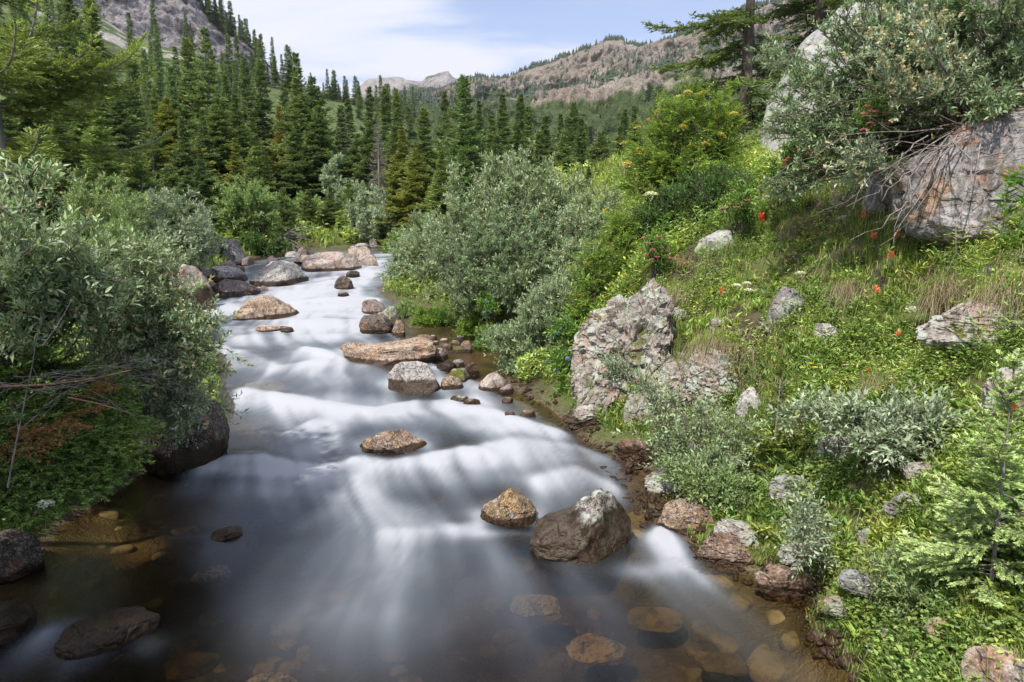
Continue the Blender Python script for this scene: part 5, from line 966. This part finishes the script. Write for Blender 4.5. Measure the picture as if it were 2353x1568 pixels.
shrub('willow_shrub', 'yellowish green shrub left of the small dark spruces across the meadow', [gp(560, 24), gp(600, 24)], [(545, 450, 23.5, 55), (590, 480, 23.5, 50), (520, 490, 23, 35), (620, 520, 24, 34)], 90, 15, 12, .10, .032, 'light', seed=26, r=.012)
shrub('willow_shrub', 'dusty grey willow at the right end of the far meadow', [gp(845, 28), gp(880, 28)], [(850, 470, 27, 45), (820, 490, 27.5, 34), (885, 500, 26, 34), (850, 520, 26.5, 34)], 90, 15, 12, .11, .036, 'silver', seed=27, r=.012)
shrub('willow_shrub', 'pale round willow among the spruces beyond the meadow', [gp(760, 40)], [(765, 370, 38, 22), (755, 410, 38, 26), (790, 440, 38, 30), (820, 440, 37, 24)], 70, 13, 12, .15, .05, 'silver', seed=28, r=.014)
shrub('willow_shrub', 'dark green low bush with tiny red flowers on the far bank', [gp(600, 23)], [(590, 560, 22.6, 22), (620, 568, 22.6, 20), (650, 572, 22.8, 20), (570, 548, 22.8, 16)], 60, 12, 12, .08, .025, 'dkgreen', seed=29, r=.008, heads=('rose', 9, .05, 'flower_head'))
shrub('willow_shrub', 'grey green bush in front of the spruces, middle of the far meadow', [gp(700, 33)], [(700, 470, 32, 26), (730, 480, 32, 24), (670, 490, 31, 22), (640, 470, 32, 20)], 70, 12, 12, .12, .04, 'light', seed=30, r=.012)
for i, (px, Y, lab, mt, rp) in enumerate([(930, 24, 'round green bush behind the leaning willow at the stream head', 'light', 40), (1000, 21, 'olive bush below the yellow green spruce right of the meadow', 'willow_dk', 50), (120, 15, 'dark green bush under the near fir at the left edge', 'dkgreen', 60), (420, 24, 'small green bush at the feet of the left spruces', 'green', 44), (330, 20, 'pale bush at the feet of the left spruces', 'light', 45)]):
    c = gp(px, Y); q = topx(c); shrub('willow_shrub', lab, [c], [(px, q[1] - rp * 1.1, Y, rp), (px + rp * .7, q[1] - rp * .7, Y, rp * .7), (px - rp * .7, q[1] - rp * .6, Y, rp * .7)], 70, 13, 12, .0045 * Y, .0015 * Y, mt, seed=40 + i, r=.01)
# dead twigs on the left
bare_branches('dead_branch', 'tangle of grey leafless twigs under the near left willow', [((-20, 890, 3.5), (330, 860, 3.9), 3, .10, .003), ((-20, 900, 3.5), (260, 940, 3.7), 2, .09, .003), ((100, 900, 3.9), (480, 870, 4.5), 6, .10, .003)], MTWIG, 6, jit=.16, fork=7)
bare_branches('dead_branch', 'reddish brown curved branch crossing the grey twigs', [((-10, 885, 3.35), (315, 835, 3.6), 1, .01, .008), ((150, 880, 3.4), (300, 950, 3.5), 1, .01, .005)], MRED, 7, fork=5, fl=.3, jit=.03)
bare_branches('dead_branch', 'upright hooked dead stem at left, bent over at its tip', [((75, 1080, 3.3), (100, 730, 3.3), 1, .0, .005), ((100, 735, 3.3), (165, 690, 3.3), 1, 0, .003)], MTWIG, 8, fork=6, fl=.3, jit=.02)
bare_branches('dead_branch', 'grey brushwood pile on the far bank by the red flowered bush', [((650, 550, 24), (690, 590, 23), 8, .25, .02), ((640, 545, 24), (720, 545, 24), 5, .2, .02)], MTWIG, 9)
# small willows on the right bank
shrub('willow_sprig', 'grey green willow sprig standing before the outcrop face', [hitG(1640, 1130), hitG(1580, 1140)], [(1500, 900, 5.3, 40), (1560, 980, 5.1, 50), (1620, 940, 5.1, 40), (1480, 1000, 5.2, 30), (1680, 1000, 4.9, 45), (1560, 1060, 5.0, 50), (1640, 1080, 4.8, 55)], 60, 12, 12, .038, .013, 'willow', seed=51, r=.006, bare=.3)
shrub('willow_sprig', 'low green willow hanging toward the wet ledge, right of the stream', [hitG(1660, 1170)], [(1600, 1120, 4.75, 38), (1680, 1130, 4.6, 40), (1540, 1080, 4.95, 26)], 34, 12, 12, .034, .012, 'light', seed=52, r=.005, bare=.3)
shrub('willow_sprig', 'silvery large leaved willow above the hollow ledge', [hitG(2060, 1060), hitG(1960, 1050)], [(1960, 970, 4.0, 36), (2050, 975, 3.8, 40), (2130, 985, 3.7, 36), (2010, 1010, 3.8, 30), (1890, 950, 4.2, 30), (1830, 945, 4.4, 22), (2060, 1050, 3.6, 26), (2170, 960, 3.7, 24)], 50, 11, 11, .045, .016, 'silver', seed=53, r=.006, bare=.3)
shrub('willow_sprig', 'blurred grey willow sprig above the leafy rosette near the water', [hitG(1870, 1320)], [(1850, 1200, 3.5, 26), (1860, 1260, 3.45, 28), (1835, 1170, 3.5, 16)], 14, 10, 11, .032, .011, 'silver', seed=54, r=.004, bare=.35)
shrub('willow_sprig', 'green shrubby sprig beneath the front spruce at the lower right', [hitG(2060, 1400), hitG(2130, 1420)], [(2060, 1340, 3.0, 36), (2120, 1370, 2.85, 36), (2180, 1400, 2.75, 34)], 30, 11, 11, .028, .010, 'light', seed=55, r=.004, bare=.3)
shrub('willow_sprig', 'grey sprig against the pale face of the outcrop', [at(1420, 880, 6.7)], [(1400, 830, 6.55, 26), (1430, 850, 6.5, 26)], 12, 9, 10, .036, .012, 'silver', seed=56, r=.004, bare=.4)
# ---------- ground cover ----------
MG = leafmat('grass_blades', (.23, .35, .055), (.50, .56, .18), trans=.35, var=.4, hue=.03, patch=.6)
MST = leafmat('dry_grass', (.30, .24, .15), (.44, .37, .25), trans=.25, var=.35, hue=.01)
MH = leafmat('herb_leaves', (.25, .36, .07), (.49, .59, .17), trans=.35, var=.45, hue=.03, rough=.42, patch=.75)
MMO = leafmat('moss_tufts', (.15, .20, .03), (.34, .37, .06), trans=.25, var=.4, hue=.02)
def scatter(n, ylo, yhi, xlo, xhi, hlo, hhi, seed, power=1.4, cond=None):
    rg = np.random.default_rng(seed); Y = (ylo ** (1 - power) + rg.random(n) * (yhi ** (1 - power) - ylo ** (1 - power))) ** (1 / (1 - power))
    X = rg.uniform(0, 1, n) * (xhi(Y) - xlo(Y)) + xlo(Y); h = hgt(X, Y); k = (h > hlo) & (h < hhi)
    if cond is not None: k &= cond(X, Y, h)
    X, Y, h = X[k], Y[k], h[k]; return np.c_[X, Y, W(X, Y) + h], h
def blades(mb, P, n_b, H, Wd, rg, lean=.5, droop=.5, tip=(0, 1), down=None):
    N = len(P); base = np.repeat(P, n_b, 0) + rg.normal(0, .02, (N * n_b, 3)) * np.array([1, 1, 0]); M_ = len(base); a = rg.uniform(0, 6.28, M_); hh = np.repeat(np.broadcast_to(H, (N,)), n_b) * rg.uniform(.5, 1.2, M_)
    d = np.c_[np.cos(a), np.sin(a), np.zeros(M_)] * (lean * rg.uniform(.2, 1.2, M_))[:, None]
    if down is not None: d = d * .45 + np.asarray(down)[None] * rg.uniform(.4, 1.2, M_)[:, None]
    s = norm(np.cross(d, [0, 0, 1.]) + 1e-6); w_ = (np.broadcast_to(Wd, (M_,)) * .5)[:, None]; h1 = hh[:, None]
    p1 = base + d * h1 * .35 + np.array([0, 0, .45]) * h1; p2 = base + d * h1 * 1.0 + np.array([0, 0, 1]) * h1 * (.85 - droop * np.linalg.norm(d, axis=1, keepdims=True) * .9)
    v = np.stack([base - s * w_, base + s * w_, p1 + s * w_ * .9, p1 - s * w_ * .9, p2], 1); b = np.arange(M_)[:, None] * 5
    t = np.clip(rg.normal(0, .15, M_)[:, None] + np.array([tip[0], tip[0], (tip[0] + tip[1]) / 2, (tip[0] + tip[1]) / 2, tip[1]])[None], 0, 1)
    mb.add(v.reshape(-1, 3), b + np.array([[0, 1, 2, 3]]), t.ravel()); mb.f.append(b + np.array([[3, 2, 4]]) + mb.n - len(v) * 5); 
def cover():
    rg = np.random.default_rng(2); xr = lambda Y: .1 * Y - 1.0 + 0 * Y; xR = lambda Y: .80 * Y + .9; xL = lambda Y: -.82 * Y - 1.2; xl = lambda Y: -.30 * Y - .6
    grassy = lambda s, th: (lambda X, Y, h: n2(X, Y, .55, 3, s) + .35 * n2(X, Y, 2.2, 2, s + 1) > th)
    # right bank
    g = MB(); P, h = scatter(32000, 1.7, 16, xr, xR, .10, 9, 11, 1.3, grassy(61, -.25)); blades(g, P, 7, np.clip(.10 + .10 * (n2(P[:, 0], P[:, 1], .8, 2, 63) + .4), .05, .24), .0055, rg)
    P, h = scatter(9000, 1.8, 4.5, lambda Y: .25 * Y, xR, .02, .4, 12, 1.1); blades(g, P, 7, .08, .004, rg)
    # meadow and left bank
    P, h = scatter(9000, 14, 62, lambda Y: -.45 * Y, lambda Y: .25 * Y, .06, 8, 13, 1.3); blades(g, P, 6, .022 * P[:, 1] ** .9, .0016 * np.repeat(P[:, 1], 6), rg, lean=.35)
    P, h = scatter(11000, 2.5, 16, xL, xl, .06, 4, 14, 1.3); blades(g, P, 6, .16, .007, rg)
    tag(link('grass', g.mesh('grass', MG)), 'green grass on both banks and the far meadow', 'grass', kind='stuff')
    s = MB(); P, h = scatter(10000, 2.2, 10, xr, xR, .35, 9, 15, 1.3, grassy(71, .18)); blades(s, P, 7, .13, .0034, rg, down=(-.5, -.4, -.5), droop=1.0, tip=(0, 1), lean=.9)
    tag(link('dry_grass', s.mesh('dry_grass', MST)), 'straw coloured dead grass matted between the herbs', 'dry grass', kind='stuff')
    # broad and small leaved herbs
    hb = MB()
    def herb(P, nl, L, wr, upw, hgt_):
        N = len(P); a = rg.uniform(0, 6.28, (N, nl)); d = np.stack([np.cos(a), np.sin(a), np.full_like(a, upw) + rg.normal(0, .3, a.shape)], -1); ls = np.broadcast_to(np.asarray(L), (N,))[:, None] * rg.uniform(.55, 1.2, (N, nl))
        o = rg.random((N, nl))[..., None] * np.array([0, 0, 1]) * np.broadcast_to(np.asarray(hgt_), (N,))[:, None, None] + rg.normal(0, .016, (N, nl, 3))
        leaves(hb, (P[:, None] + o).reshape(-1, 3), d.reshape(-1, 3), (np.array([0, 0, 1.]) + rg.normal(0, .35, d.shape)).reshape(-1, 3), ls.ravel(), ls.ravel() * wr, fold=.18, tip=np.clip(o[..., 2].ravel() / .2 + rg.normal(.1, .2, N * nl), 0, 1), curl=.15)
    P, h = scatter(30000, 1.8, 11, xr, xR, .09, 9, 21, 1.35, lambda X, Y, h: n2(X, Y, .5, 3, 65) > -.12); herb(P, 12, .016 + .018 * rg.random(len(P)), .6, .3, .05 + .16 * np.clip(.5 + 1.5 * n2(P[:, 0], P[:, 1], .4, 2, 66), 0, 1))
    P, h = scatter(12000, 1.8, 11, xr, xR, .08, 9, 22, 1.35, lambda X, Y, h: n2(X, Y, .6, 3, 67) > -.08); herb(P, 9, .05 + .045 * rg.random(len(P)), .24, .9, .07)
    P, h = scatter(6500, 2.2, 9, xr, xR, .25, 9, 23, 1.3, lambda X, Y, h: n2(X, Y, .5, 3, 69) > .08); herb(P, 16, .05, .22, .5, .30)
    P, h = scatter(9000, 8, 20, lambda Y: -.25 * Y, lambda Y: .5 * Y, .03, 9, 24, 1.2); herb(P, 12, .07, .35, .6, .3)
    P, h = scatter(8000, 3.0, 17, xL, xl, .08, 6, 25, 1.3); herb(P, 12, .06, .4, .5, .25)
    P, h = scatter(6000, 17, 60, lambda Y: -.5 * Y, lambda Y: .5 * Y, .12, 9, 26, 1.2, lambda X, Y, h: n2(X, Y, 3, 3, 68) > .0); herb(P, 10, .009 * P[:, 1], .45, .6, .02 * P[:, 1])
    tag(link('herb_foliage', hb.mesh('herb_foliage', MH)), 'mixed leafy herbs covering the banks', 'herbs', kind='stuff')
    mo = MB(); P, h = scatter(16000, 1.7, 9, xr, xR, .0, .9, 31, 1.3, lambda X, Y, h: n2(X, Y, .28, 3, 81) + .3 * sstep(.5, .1, h) > .24)
    n = len(P); 
    for k in range(6): leaves(mo, P + rg.normal(0, .014, P.shape), np.c_[rg.normal(0, .7, (n, 2)), rg.uniform(.4, 1.2, n)], rg.normal(0, 1, (n, 3)), .022, .008, tip=np.clip(rg.normal(.5, .3, n), 0, 1))
    tag(link('moss_cover', mo.mesh('moss_cover', MMO)), 'yellow green moss cushions on the wet bank foot', 'moss', kind='stuff')
    # gravel on the shore and cobbles on the stream bed
    def stones(n, P, h, lo, hi, name, label, cat, mat, sub, embed=.3, flat=.6):
        V, f = ico(sub); mb = MB(); wet = []
        for i in range(len(P)):
            r_ = rg.uniform(lo, hi) * rg.random() ** .5; q = V * (1 + .22 * vnoise(V * 1.7 + rg.uniform(0, 99, 3), 3)[:, None]); q = np.sign(q) * np.abs(q) ** .6; nn = norm(rg.normal(size=(5, 3))); 
            for z_ in (nn if name != 'streambed_gravel' else []): q = q - np.maximum(0, q @ z_ - .62)[:, None] * z_
            q = q * r_ * np.array([rg.uniform(.8, 1.4), rg.uniform(.6, 1), rg.uniform(.4, .9) * flat * 1.4]); a = rg.uniform(0, 6.28); c, s_ = math.cos(a), math.sin(a)
            q = np.c_[q[:, 0] * c - q[:, 1] * s_, q[:, 0] * s_ + q[:, 1] * c, q[:, 2]] + P[i] + np.array([0, 0, r_ * embed]); mb.add(q, f, float(np.clip(1 - h[i] / .12, 0, 1)))
        tag(link(name, mb.mesh(name, mat, 'wet', smooth=sub > 2)), label, cat, kind='stuff')
    P, h = scatter(14000, 2.2, 13, xr, lambda Y: .6 * Y + 1, -.04, .08, 41, 1.3); P, h = P[:1500], h[:1500] * .5
    stones(0, P, h, .015, .055, 'shore_gravel', 'red brown wet gravel and pebbles along the right water edge', 'gravel', M['wetred'], 2)
    P, h = scatter(4000, 2.2, 12, xr, xR, .10, 3.5, 42, 1.2, lambda X, Y, h: n2(X, Y, .7, 3, 91) > .22); P, h = P[:420], h[:420]; P = P - np.array([0, 0, .05])
    stones(0, P, h, .05, .13, 'slope_rubble', 'broken grey and rusty stones poking out of the right bank', 'rubble', M['outcrop'], 3)
    P, h = scatter(9000, 1.7, 11, lambda Y: -.9 * Y, lambda Y: .6 * Y + 1, -.6, -.05, 43, 1.2, lambda X, Y, h: n2(X, Y, 1.5, 2, 93) > -.25); P, h = P[:1000] - np.array([0, 0, .03]), h[:1000] * 0 + 1
    stones(0, P, h, .035, .12, 'streambed_gravel', 'golden brown cobbles lying on the stream bed', 'gravel', M['bed'], 3, embed=.05)
cover()

# ---------- hanging tussocks, leafy plants, flowers ----------
def tussock(label, px, py, w_px, H, seed, mat=None, green=.45):
    rg = np.random.default_rng(seed); c = hitG(px, py); ro = root('grass_tussock', c, label, 'grass tussock'); wd = w_px / F * depth(c) / 2; n = int(60 + w_px * 1.3)
    P = np.c_[rg.uniform(-wd, wd, n), rg.normal(0, .06, n), rg.normal(0, .03, n)]; dn = norm(np.array([-.5, -.8, 0]))
    P[:, 2] += .35 * wd * (1 - (P[:, 0] / wd) ** 2); mb = MB()
    for q in range(6): k = rg.random(n) < .4; blades(mb, P[k] + rg.normal(0, .025, (k.sum(), 3)), 4, H * rg.uniform(.5, 1.15), .0028, rg, down=dn * rg.uniform(.4, 1.3) + rg.normal(0, .22, 3), droop=rg.uniform(.8, 1.6), lean=1.3)
    link('dry_blades', mb.mesh('dry_blades', MST), ro)
    mb = MB(); k = min(n, int(n * green * 2.2))
    for q in range(3): blades(mb, P[rg.choice(n, k)] + [0, .04, .02], 4, H * rg.uniform(.6, 1), .0034, rg, down=dn * rg.uniform(0, .5), droop=.8, lean=1.0)
    link('green_blades', mb.mesh('green_blades', MG), ro)
tussock('long drooping straw tussock over the hollow rock at the right edge', 2200, 705, 150, .22, 1, green=.8); tussock('straw tussock hanging at the right frame edge', 2330, 715, 120, .22, 2, green=.8)
tussock('dry tussock hanging over the rusty crumbling rock, mid bank', 1650, 820, 110, .18, 3); tussock('small straw tussock on the herb slope, centre right', 1950, 690, 60, .16, 4, green=.8)
tussock('dry tussock under the grey lichen rock, top of the slope', 1850, 540, 90, .16, 5, green=.6)
tussock('green and straw tussock beside the front spruce', 2040, 900, 90, .15, 7, green=1.0); tussock('tussock of fine grass on the outcrop shoulder', 1560, 700, 80, .16, 8, green=1.1)
def leafy(name, label, px, py, nl, L, wr, seed, mat='green', up=.9, at_=None, hh=.0):
    rg = np.random.default_rng(seed); c = hitG(px, py) if at_ is None else at(px, py, at_); a = rg.uniform(0, 6.28, nl); mb = MB(); z = rg.random(nl) * hh
    D = np.c_[np.cos(a), np.sin(a), rg.normal(up, .3, nl)]; leaves(mb, np.c_[rg.normal(0, .01, (nl, 2)), z], D, np.array([0, 0, 1.]) + rg.normal(0, .2, D.shape), L * rg.uniform(.6, 1.1, nl), L * wr, fold=.2, curl=.25, tip=rg.uniform(.2, 1, nl))
    ro = root(name, c, label, 'plant'); link('leaf_rosette', mb.mesh('leaf_rosette', ML[mat]), ro)
    if hh > 0: m2 = MB(); segs(m2, [[0, 0, -.03]], [[0, 0, hh]], .004, .002, 5); link('stem', m2.mesh('stem', ML[mat]), ro)
    return ro
leafy('leafy_plant', 'bright broad leaved rosette by the water above the moss', 1930, 1310, 26, .16, .22, 1, 'light'); leafy('leafy_plant', 'broad leaved plant on the ledge left of the front spruce', 1990, 1170, 22, .13, .22, 2)
leafy('leafy_plant', 'long leaved plant half way up the bank below the silvery willow', 1900, 1150, 20, .12, .2, 3); leafy('leafy_plant', 'upright narrow leaved plant growing from the outcrop top', 1520, 600, 44, .10, .16, 4, at_=7.6, hh=.5)
leafy('leafy_plant', 'tall narrow leaved plant in front of the stained rock face', 2300, 560, 60, .10, .18, 5, at_=4.6, hh=.45); leafy('leafy_plant', 'second tall narrow leaved plant before the rock face, nearer the corner', 2340, 540, 50, .10, .18, 6, at_=4.4, hh=.4)
leafy('leafy_plant', 'dark lobed plant hanging at the left edge under the low fir', 30, 1185, 40, .07, .7, 7, 'dkgreen', at_=3.45, hh=.08); leafy('leafy_plant', 'fern like green tuft at the right base of the outcrop', 1450, 960, 26, .09, .3, 8)
leafy('leafy_plant', 'bright green clump among the stones under the lowest willow', 1290, 905, 60, .10, .35, 9, 'green', hh=.25)
for i, (lab, px, py, Y, rp, mt) in enumerate([('yellow green leafy mound on the shore by the black boulder', 985, 735, 11.9, 36, 'ash'), ('fresh green leafy mound right of the yellow green one', 1045, 725, 11.8, 42, 'green'), ('pale fresh herb clump rising behind the black boulder', 935, 715, 12.6, 26, 'light'), ('bright green clump at the water below the thicket middle', 1100, 745, 11.0, 40, 'ash'), ('green herb clump under the lowest willow at the little dam', 1120, 790, 10.2, 30, 'green')]):
    shrub('herb_mound', lab, [gp(px, Y), gp(px + rp * .6, Y), gp(px - rp * .6, Y)], [(px, py, Y - .05, rp), (px + rp * .7, py + rp * .5, Y - .1, rp * .6), (px - rp * .7, py + rp * .5, Y - .1, rp * .6)], 60, 9, 11, .05, .014, mt, seed=90 + i, r=.004, bare=.1, up=.8, Lb=.16, cat='plant')
def flower(label, px, py, kind, r_, stem=.16, Y=None, seed=0, cat='flower', name='wildflower', group=None):
    r_ = r_ * 1.25; rg = np.random.default_rng(seed + int(px)); c = hitG(px, py) if Y is None else at(px, py, Y); c = c + norm(CAM - c) * (.26 if Y is None else 0); c = c + np.array([0, 0, 0.0]); mb = MB()
    ro = root(name, c - np.array([0, 0, stem]), label, cat, group); m2 = MB(); p = np.c_[np.linspace(0, .02, 4), np.zeros(4), np.linspace(-.04, stem, 4)]; tube(m2, p, [.0025] * 4, 4)
    leaves(m2, np.tile([[0, 0, stem * .4]], (5, 1)) + rg.normal(0, .02, (5, 3)), np.c_[rg.normal(0, 1, (5, 2)), np.full(5, .6)], np.tile([[0, 0, 1.]], (5, 1)), .05, .012); link('stem', m2.mesh('stem', MH), ro)
    cen = np.array([.02, 0, stem])
    if kind in ('red', 'coral'):
        n = 26; z = rg.random(n); a = rg.uniform(0, 6.28, n); leaves(mb, cen + np.c_[np.zeros((n, 2)), z * r_ * 1.2 - r_ * .6], np.c_[np.cos(a), np.sin(a), .5 + z], np.tile([[0, 0, 1.]], (n, 1)) + rg.normal(0, .4, (n, 3)), r_ * 1.1, r_ * .38)
        link('flower_head', mb.mesh('flower_head', MF[kind]), ro)
    elif kind in ('white', 'umbel'):
        h_ = link('flower_head', head('white', r_, px % 3, 40), ro); h_.location = cen
    else:
        n = 9 if kind != 'yellow' else 6; a = np.arange(n) * 6.283 / n; leaves(mb, np.tile(cen, (n, 1)), np.c_[np.cos(a), np.sin(a), np.full(n, .35)], np.tile([[0, 0, 1.]], (n, 1)), r_, r_ * (.5 if kind != 'yellow' else .8)); link('petals', mb.mesh('petals', MF[kind]), ro)
        m3 = MB(); V, f = ico(1); m3.add(V * r_ * .25 + cen + [0, 0, r_ * .12], f); link('flower_centre', m3.mesh('flower_centre', MF['yellow']), ro)
RED = [(1745, 503, 'red', .045, 'largest scarlet paintbrush bloom, above the dark herbs near the slope top'), (1980, 496, 'coral', .032, 'paintbrush bloom left of the roots, highest of the right ones'), (2002, 544, 'coral', .034, 'paintbrush bloom just below the highest right one'), (2054, 543, 'coral', .034, 'paintbrush bloom under the tips of the pale roots'),
    (2041, 589, 'coral', .03, 'paintbrush bloom in the herbs below the root tips'), (1903, 535, 'coral', .018, 'tiny paintbrush bud over the dry tussock top'), (1653, 671, 'coral', .03, 'paintbrush bloom next to white yarrow, mid slope'), (2008, 667, 'coral', .028, 'orange paintbrush bloom alone in the middle of the herb slope'), (2058, 769, 'coral', .022, 'paintbrush bloom left of the long drooping tussock'),
    (1987, 854, 'red', .014, 'round red bud over the broad leaves, upper of two'), (1999, 884, 'red', .012, 'round red bud over the broad leaves, lower of two'), (2321, 942, 'red', .020, 'red bloom against the pale rock at the right edge'), (1484, 685, 'red', .022, 'red bloom on the upper face of the outcrop')]
for px, py, k_, r_, l_ in RED: flower(l_, px, py, k_, r_)
for px, py, r_, l_ in [(1834, 630, .035, 'white yarrow head above the fissured grey rock'), (1687, 658, .035, 'white yarrow head, left of a trio'), (1711, 653, .032, 'white yarrow head, top right of a trio'), (1715, 668, .03, 'white yarrow head, lowest of a trio'), (2098, 716, .05, 'large windblown white umbel left of the long tussock'), (1492, 449, .06, 'white umbel standing before the yellow ash bush')]:
    flower(l_, px, py, 'white', r_, Y=9.0 if px == 1492 else None)
for px, py, l_ in [(1837, 847, 'yellow flower over the bank leaves, left of three'), (1858, 837, 'yellow flower over the bank leaves, top of three'), (1867, 846, 'yellow flower over the bank leaves, right of three'), (1429, 630, 'yellow flower above the outcrop, right one'), (1406, 636, 'yellow flower above the outcrop, left one')]: flower(l_, px, py, 'yellow', .022, Y=None if px > 1500 else 8.0)
for px, py, l_ in [(1935, 840, 'pale purple aster over the bank leaves'), (1819, 765, 'purple aster at the foot of the fissured rock'), (1862, 724, 'purple aster in the herbs right of the fissured rock'), (1666, 671, 'tiny purple aster beside the paintbrush bloom')]: flower(l_, px, py, 'purple', .018)
flower('white star shaped columbine over the low fir at left', 95, 1160, 'pwhite' if 'pwhite' in MF else 'white', .032, Y=3.35)
for i, (px, py) in enumerate([(641, 522), (700, 505), (723, 528), (737, 531), (722, 545), (748, 548), (789, 540), (803, 548), (768, 520), (690, 520), (660, 530), (815, 536)]): flower('small yellow flower in the bright grass of the far meadow', px, py, 'yellow', .06, stem=.2, seed=i, group='yellow flowers on the far meadow')
def spirea(label, px, py, Y, pts, seed, col='pink'):
    b = hitG(px, py) if Y is None else at(px, py, Y)
    ro = shrub('spirea_bush', label, [b - np.array([0, 0, .25])], [(px, py - 20, b[1] - .15, 34)], 26, 10, 10, .030, .018, 'green', seed=seed, r=.004, bare=.3, Lb=.14)
    for (x, y) in pts: h_ = link('flower_head', head(col if (x + y) % 3 else 'rose', .026, (x + y) % 3), ro); h_.location = at(x, y, b[1] - .28) - np.array(ro.location)
spirea('pink flowering spirea bush directly above the outcrop', 1505, 590, 8.0, [(1480, 548), (1490, 560), (1512, 545), (1520, 552), (1500, 575), (1485, 585), (1520, 570), (1530, 588), (1540, 595), (1510, 592), (1535, 578), (1497, 598), (1562, 603), (1556, 590), (1575, 606)], 61)
spirea('pink spirea bush with bright blooms below the long dead branch', 1800, 420, 7.6, [(1770, 420), (1783, 437), (1812, 432), (1822, 440), (1840, 438), (1848, 428), (1805, 425), (1760, 448), (1790, 452), (1850, 436)], 62)
spirea('pink spirea bush before the foot of the huge lichen boulder', 1830, 370, 7.6, [(1805, 370), (1820, 345), (1835, 350), (1862, 345), (1866, 352), (1852, 352), (1800, 380), (1812, 365), (1840, 362)], 63)
spirea('small pink spirea under the willow stems at upper right', 2010, 290, 6.1, [(1985, 262), (2000, 258), (2013, 258), (2000, 285), (1984, 300), (2035, 262), (2040, 285), (1993, 245)], 64)
spirea('faded pink spirea left of the largest scarlet bloom', 1700, 480, 7.9, [(1678, 470), (1692, 478), (1706, 468), (1660, 480), (1718, 462)], 65)
for i, (px, py, Y, lab) in enumerate([(1120, 700, 10.4, 'blue bellflowers at the foot of the willow thicket, upper clump'), (1295, 760, 8.2, 'blue bellflowers between lowest willow and outcrop'), (1290, 830, 8.0, 'blue bellflowers low beside the outcrop foot'), (1060, 690, 11.6, 'cream and blue flowers over the fresh green mound')]):
    b = at(px, py + 30, Y); shrub('bellflower', lab, [b], [(px, py, Y, 26)], 20, 8, 9, .05, .02, 'green', seed=70 + i, r=.004, bare=.3, Lb=.15, heads=('blue' if i < 3 else 'white', 12, .022, 'flower_head'), cat='flower')
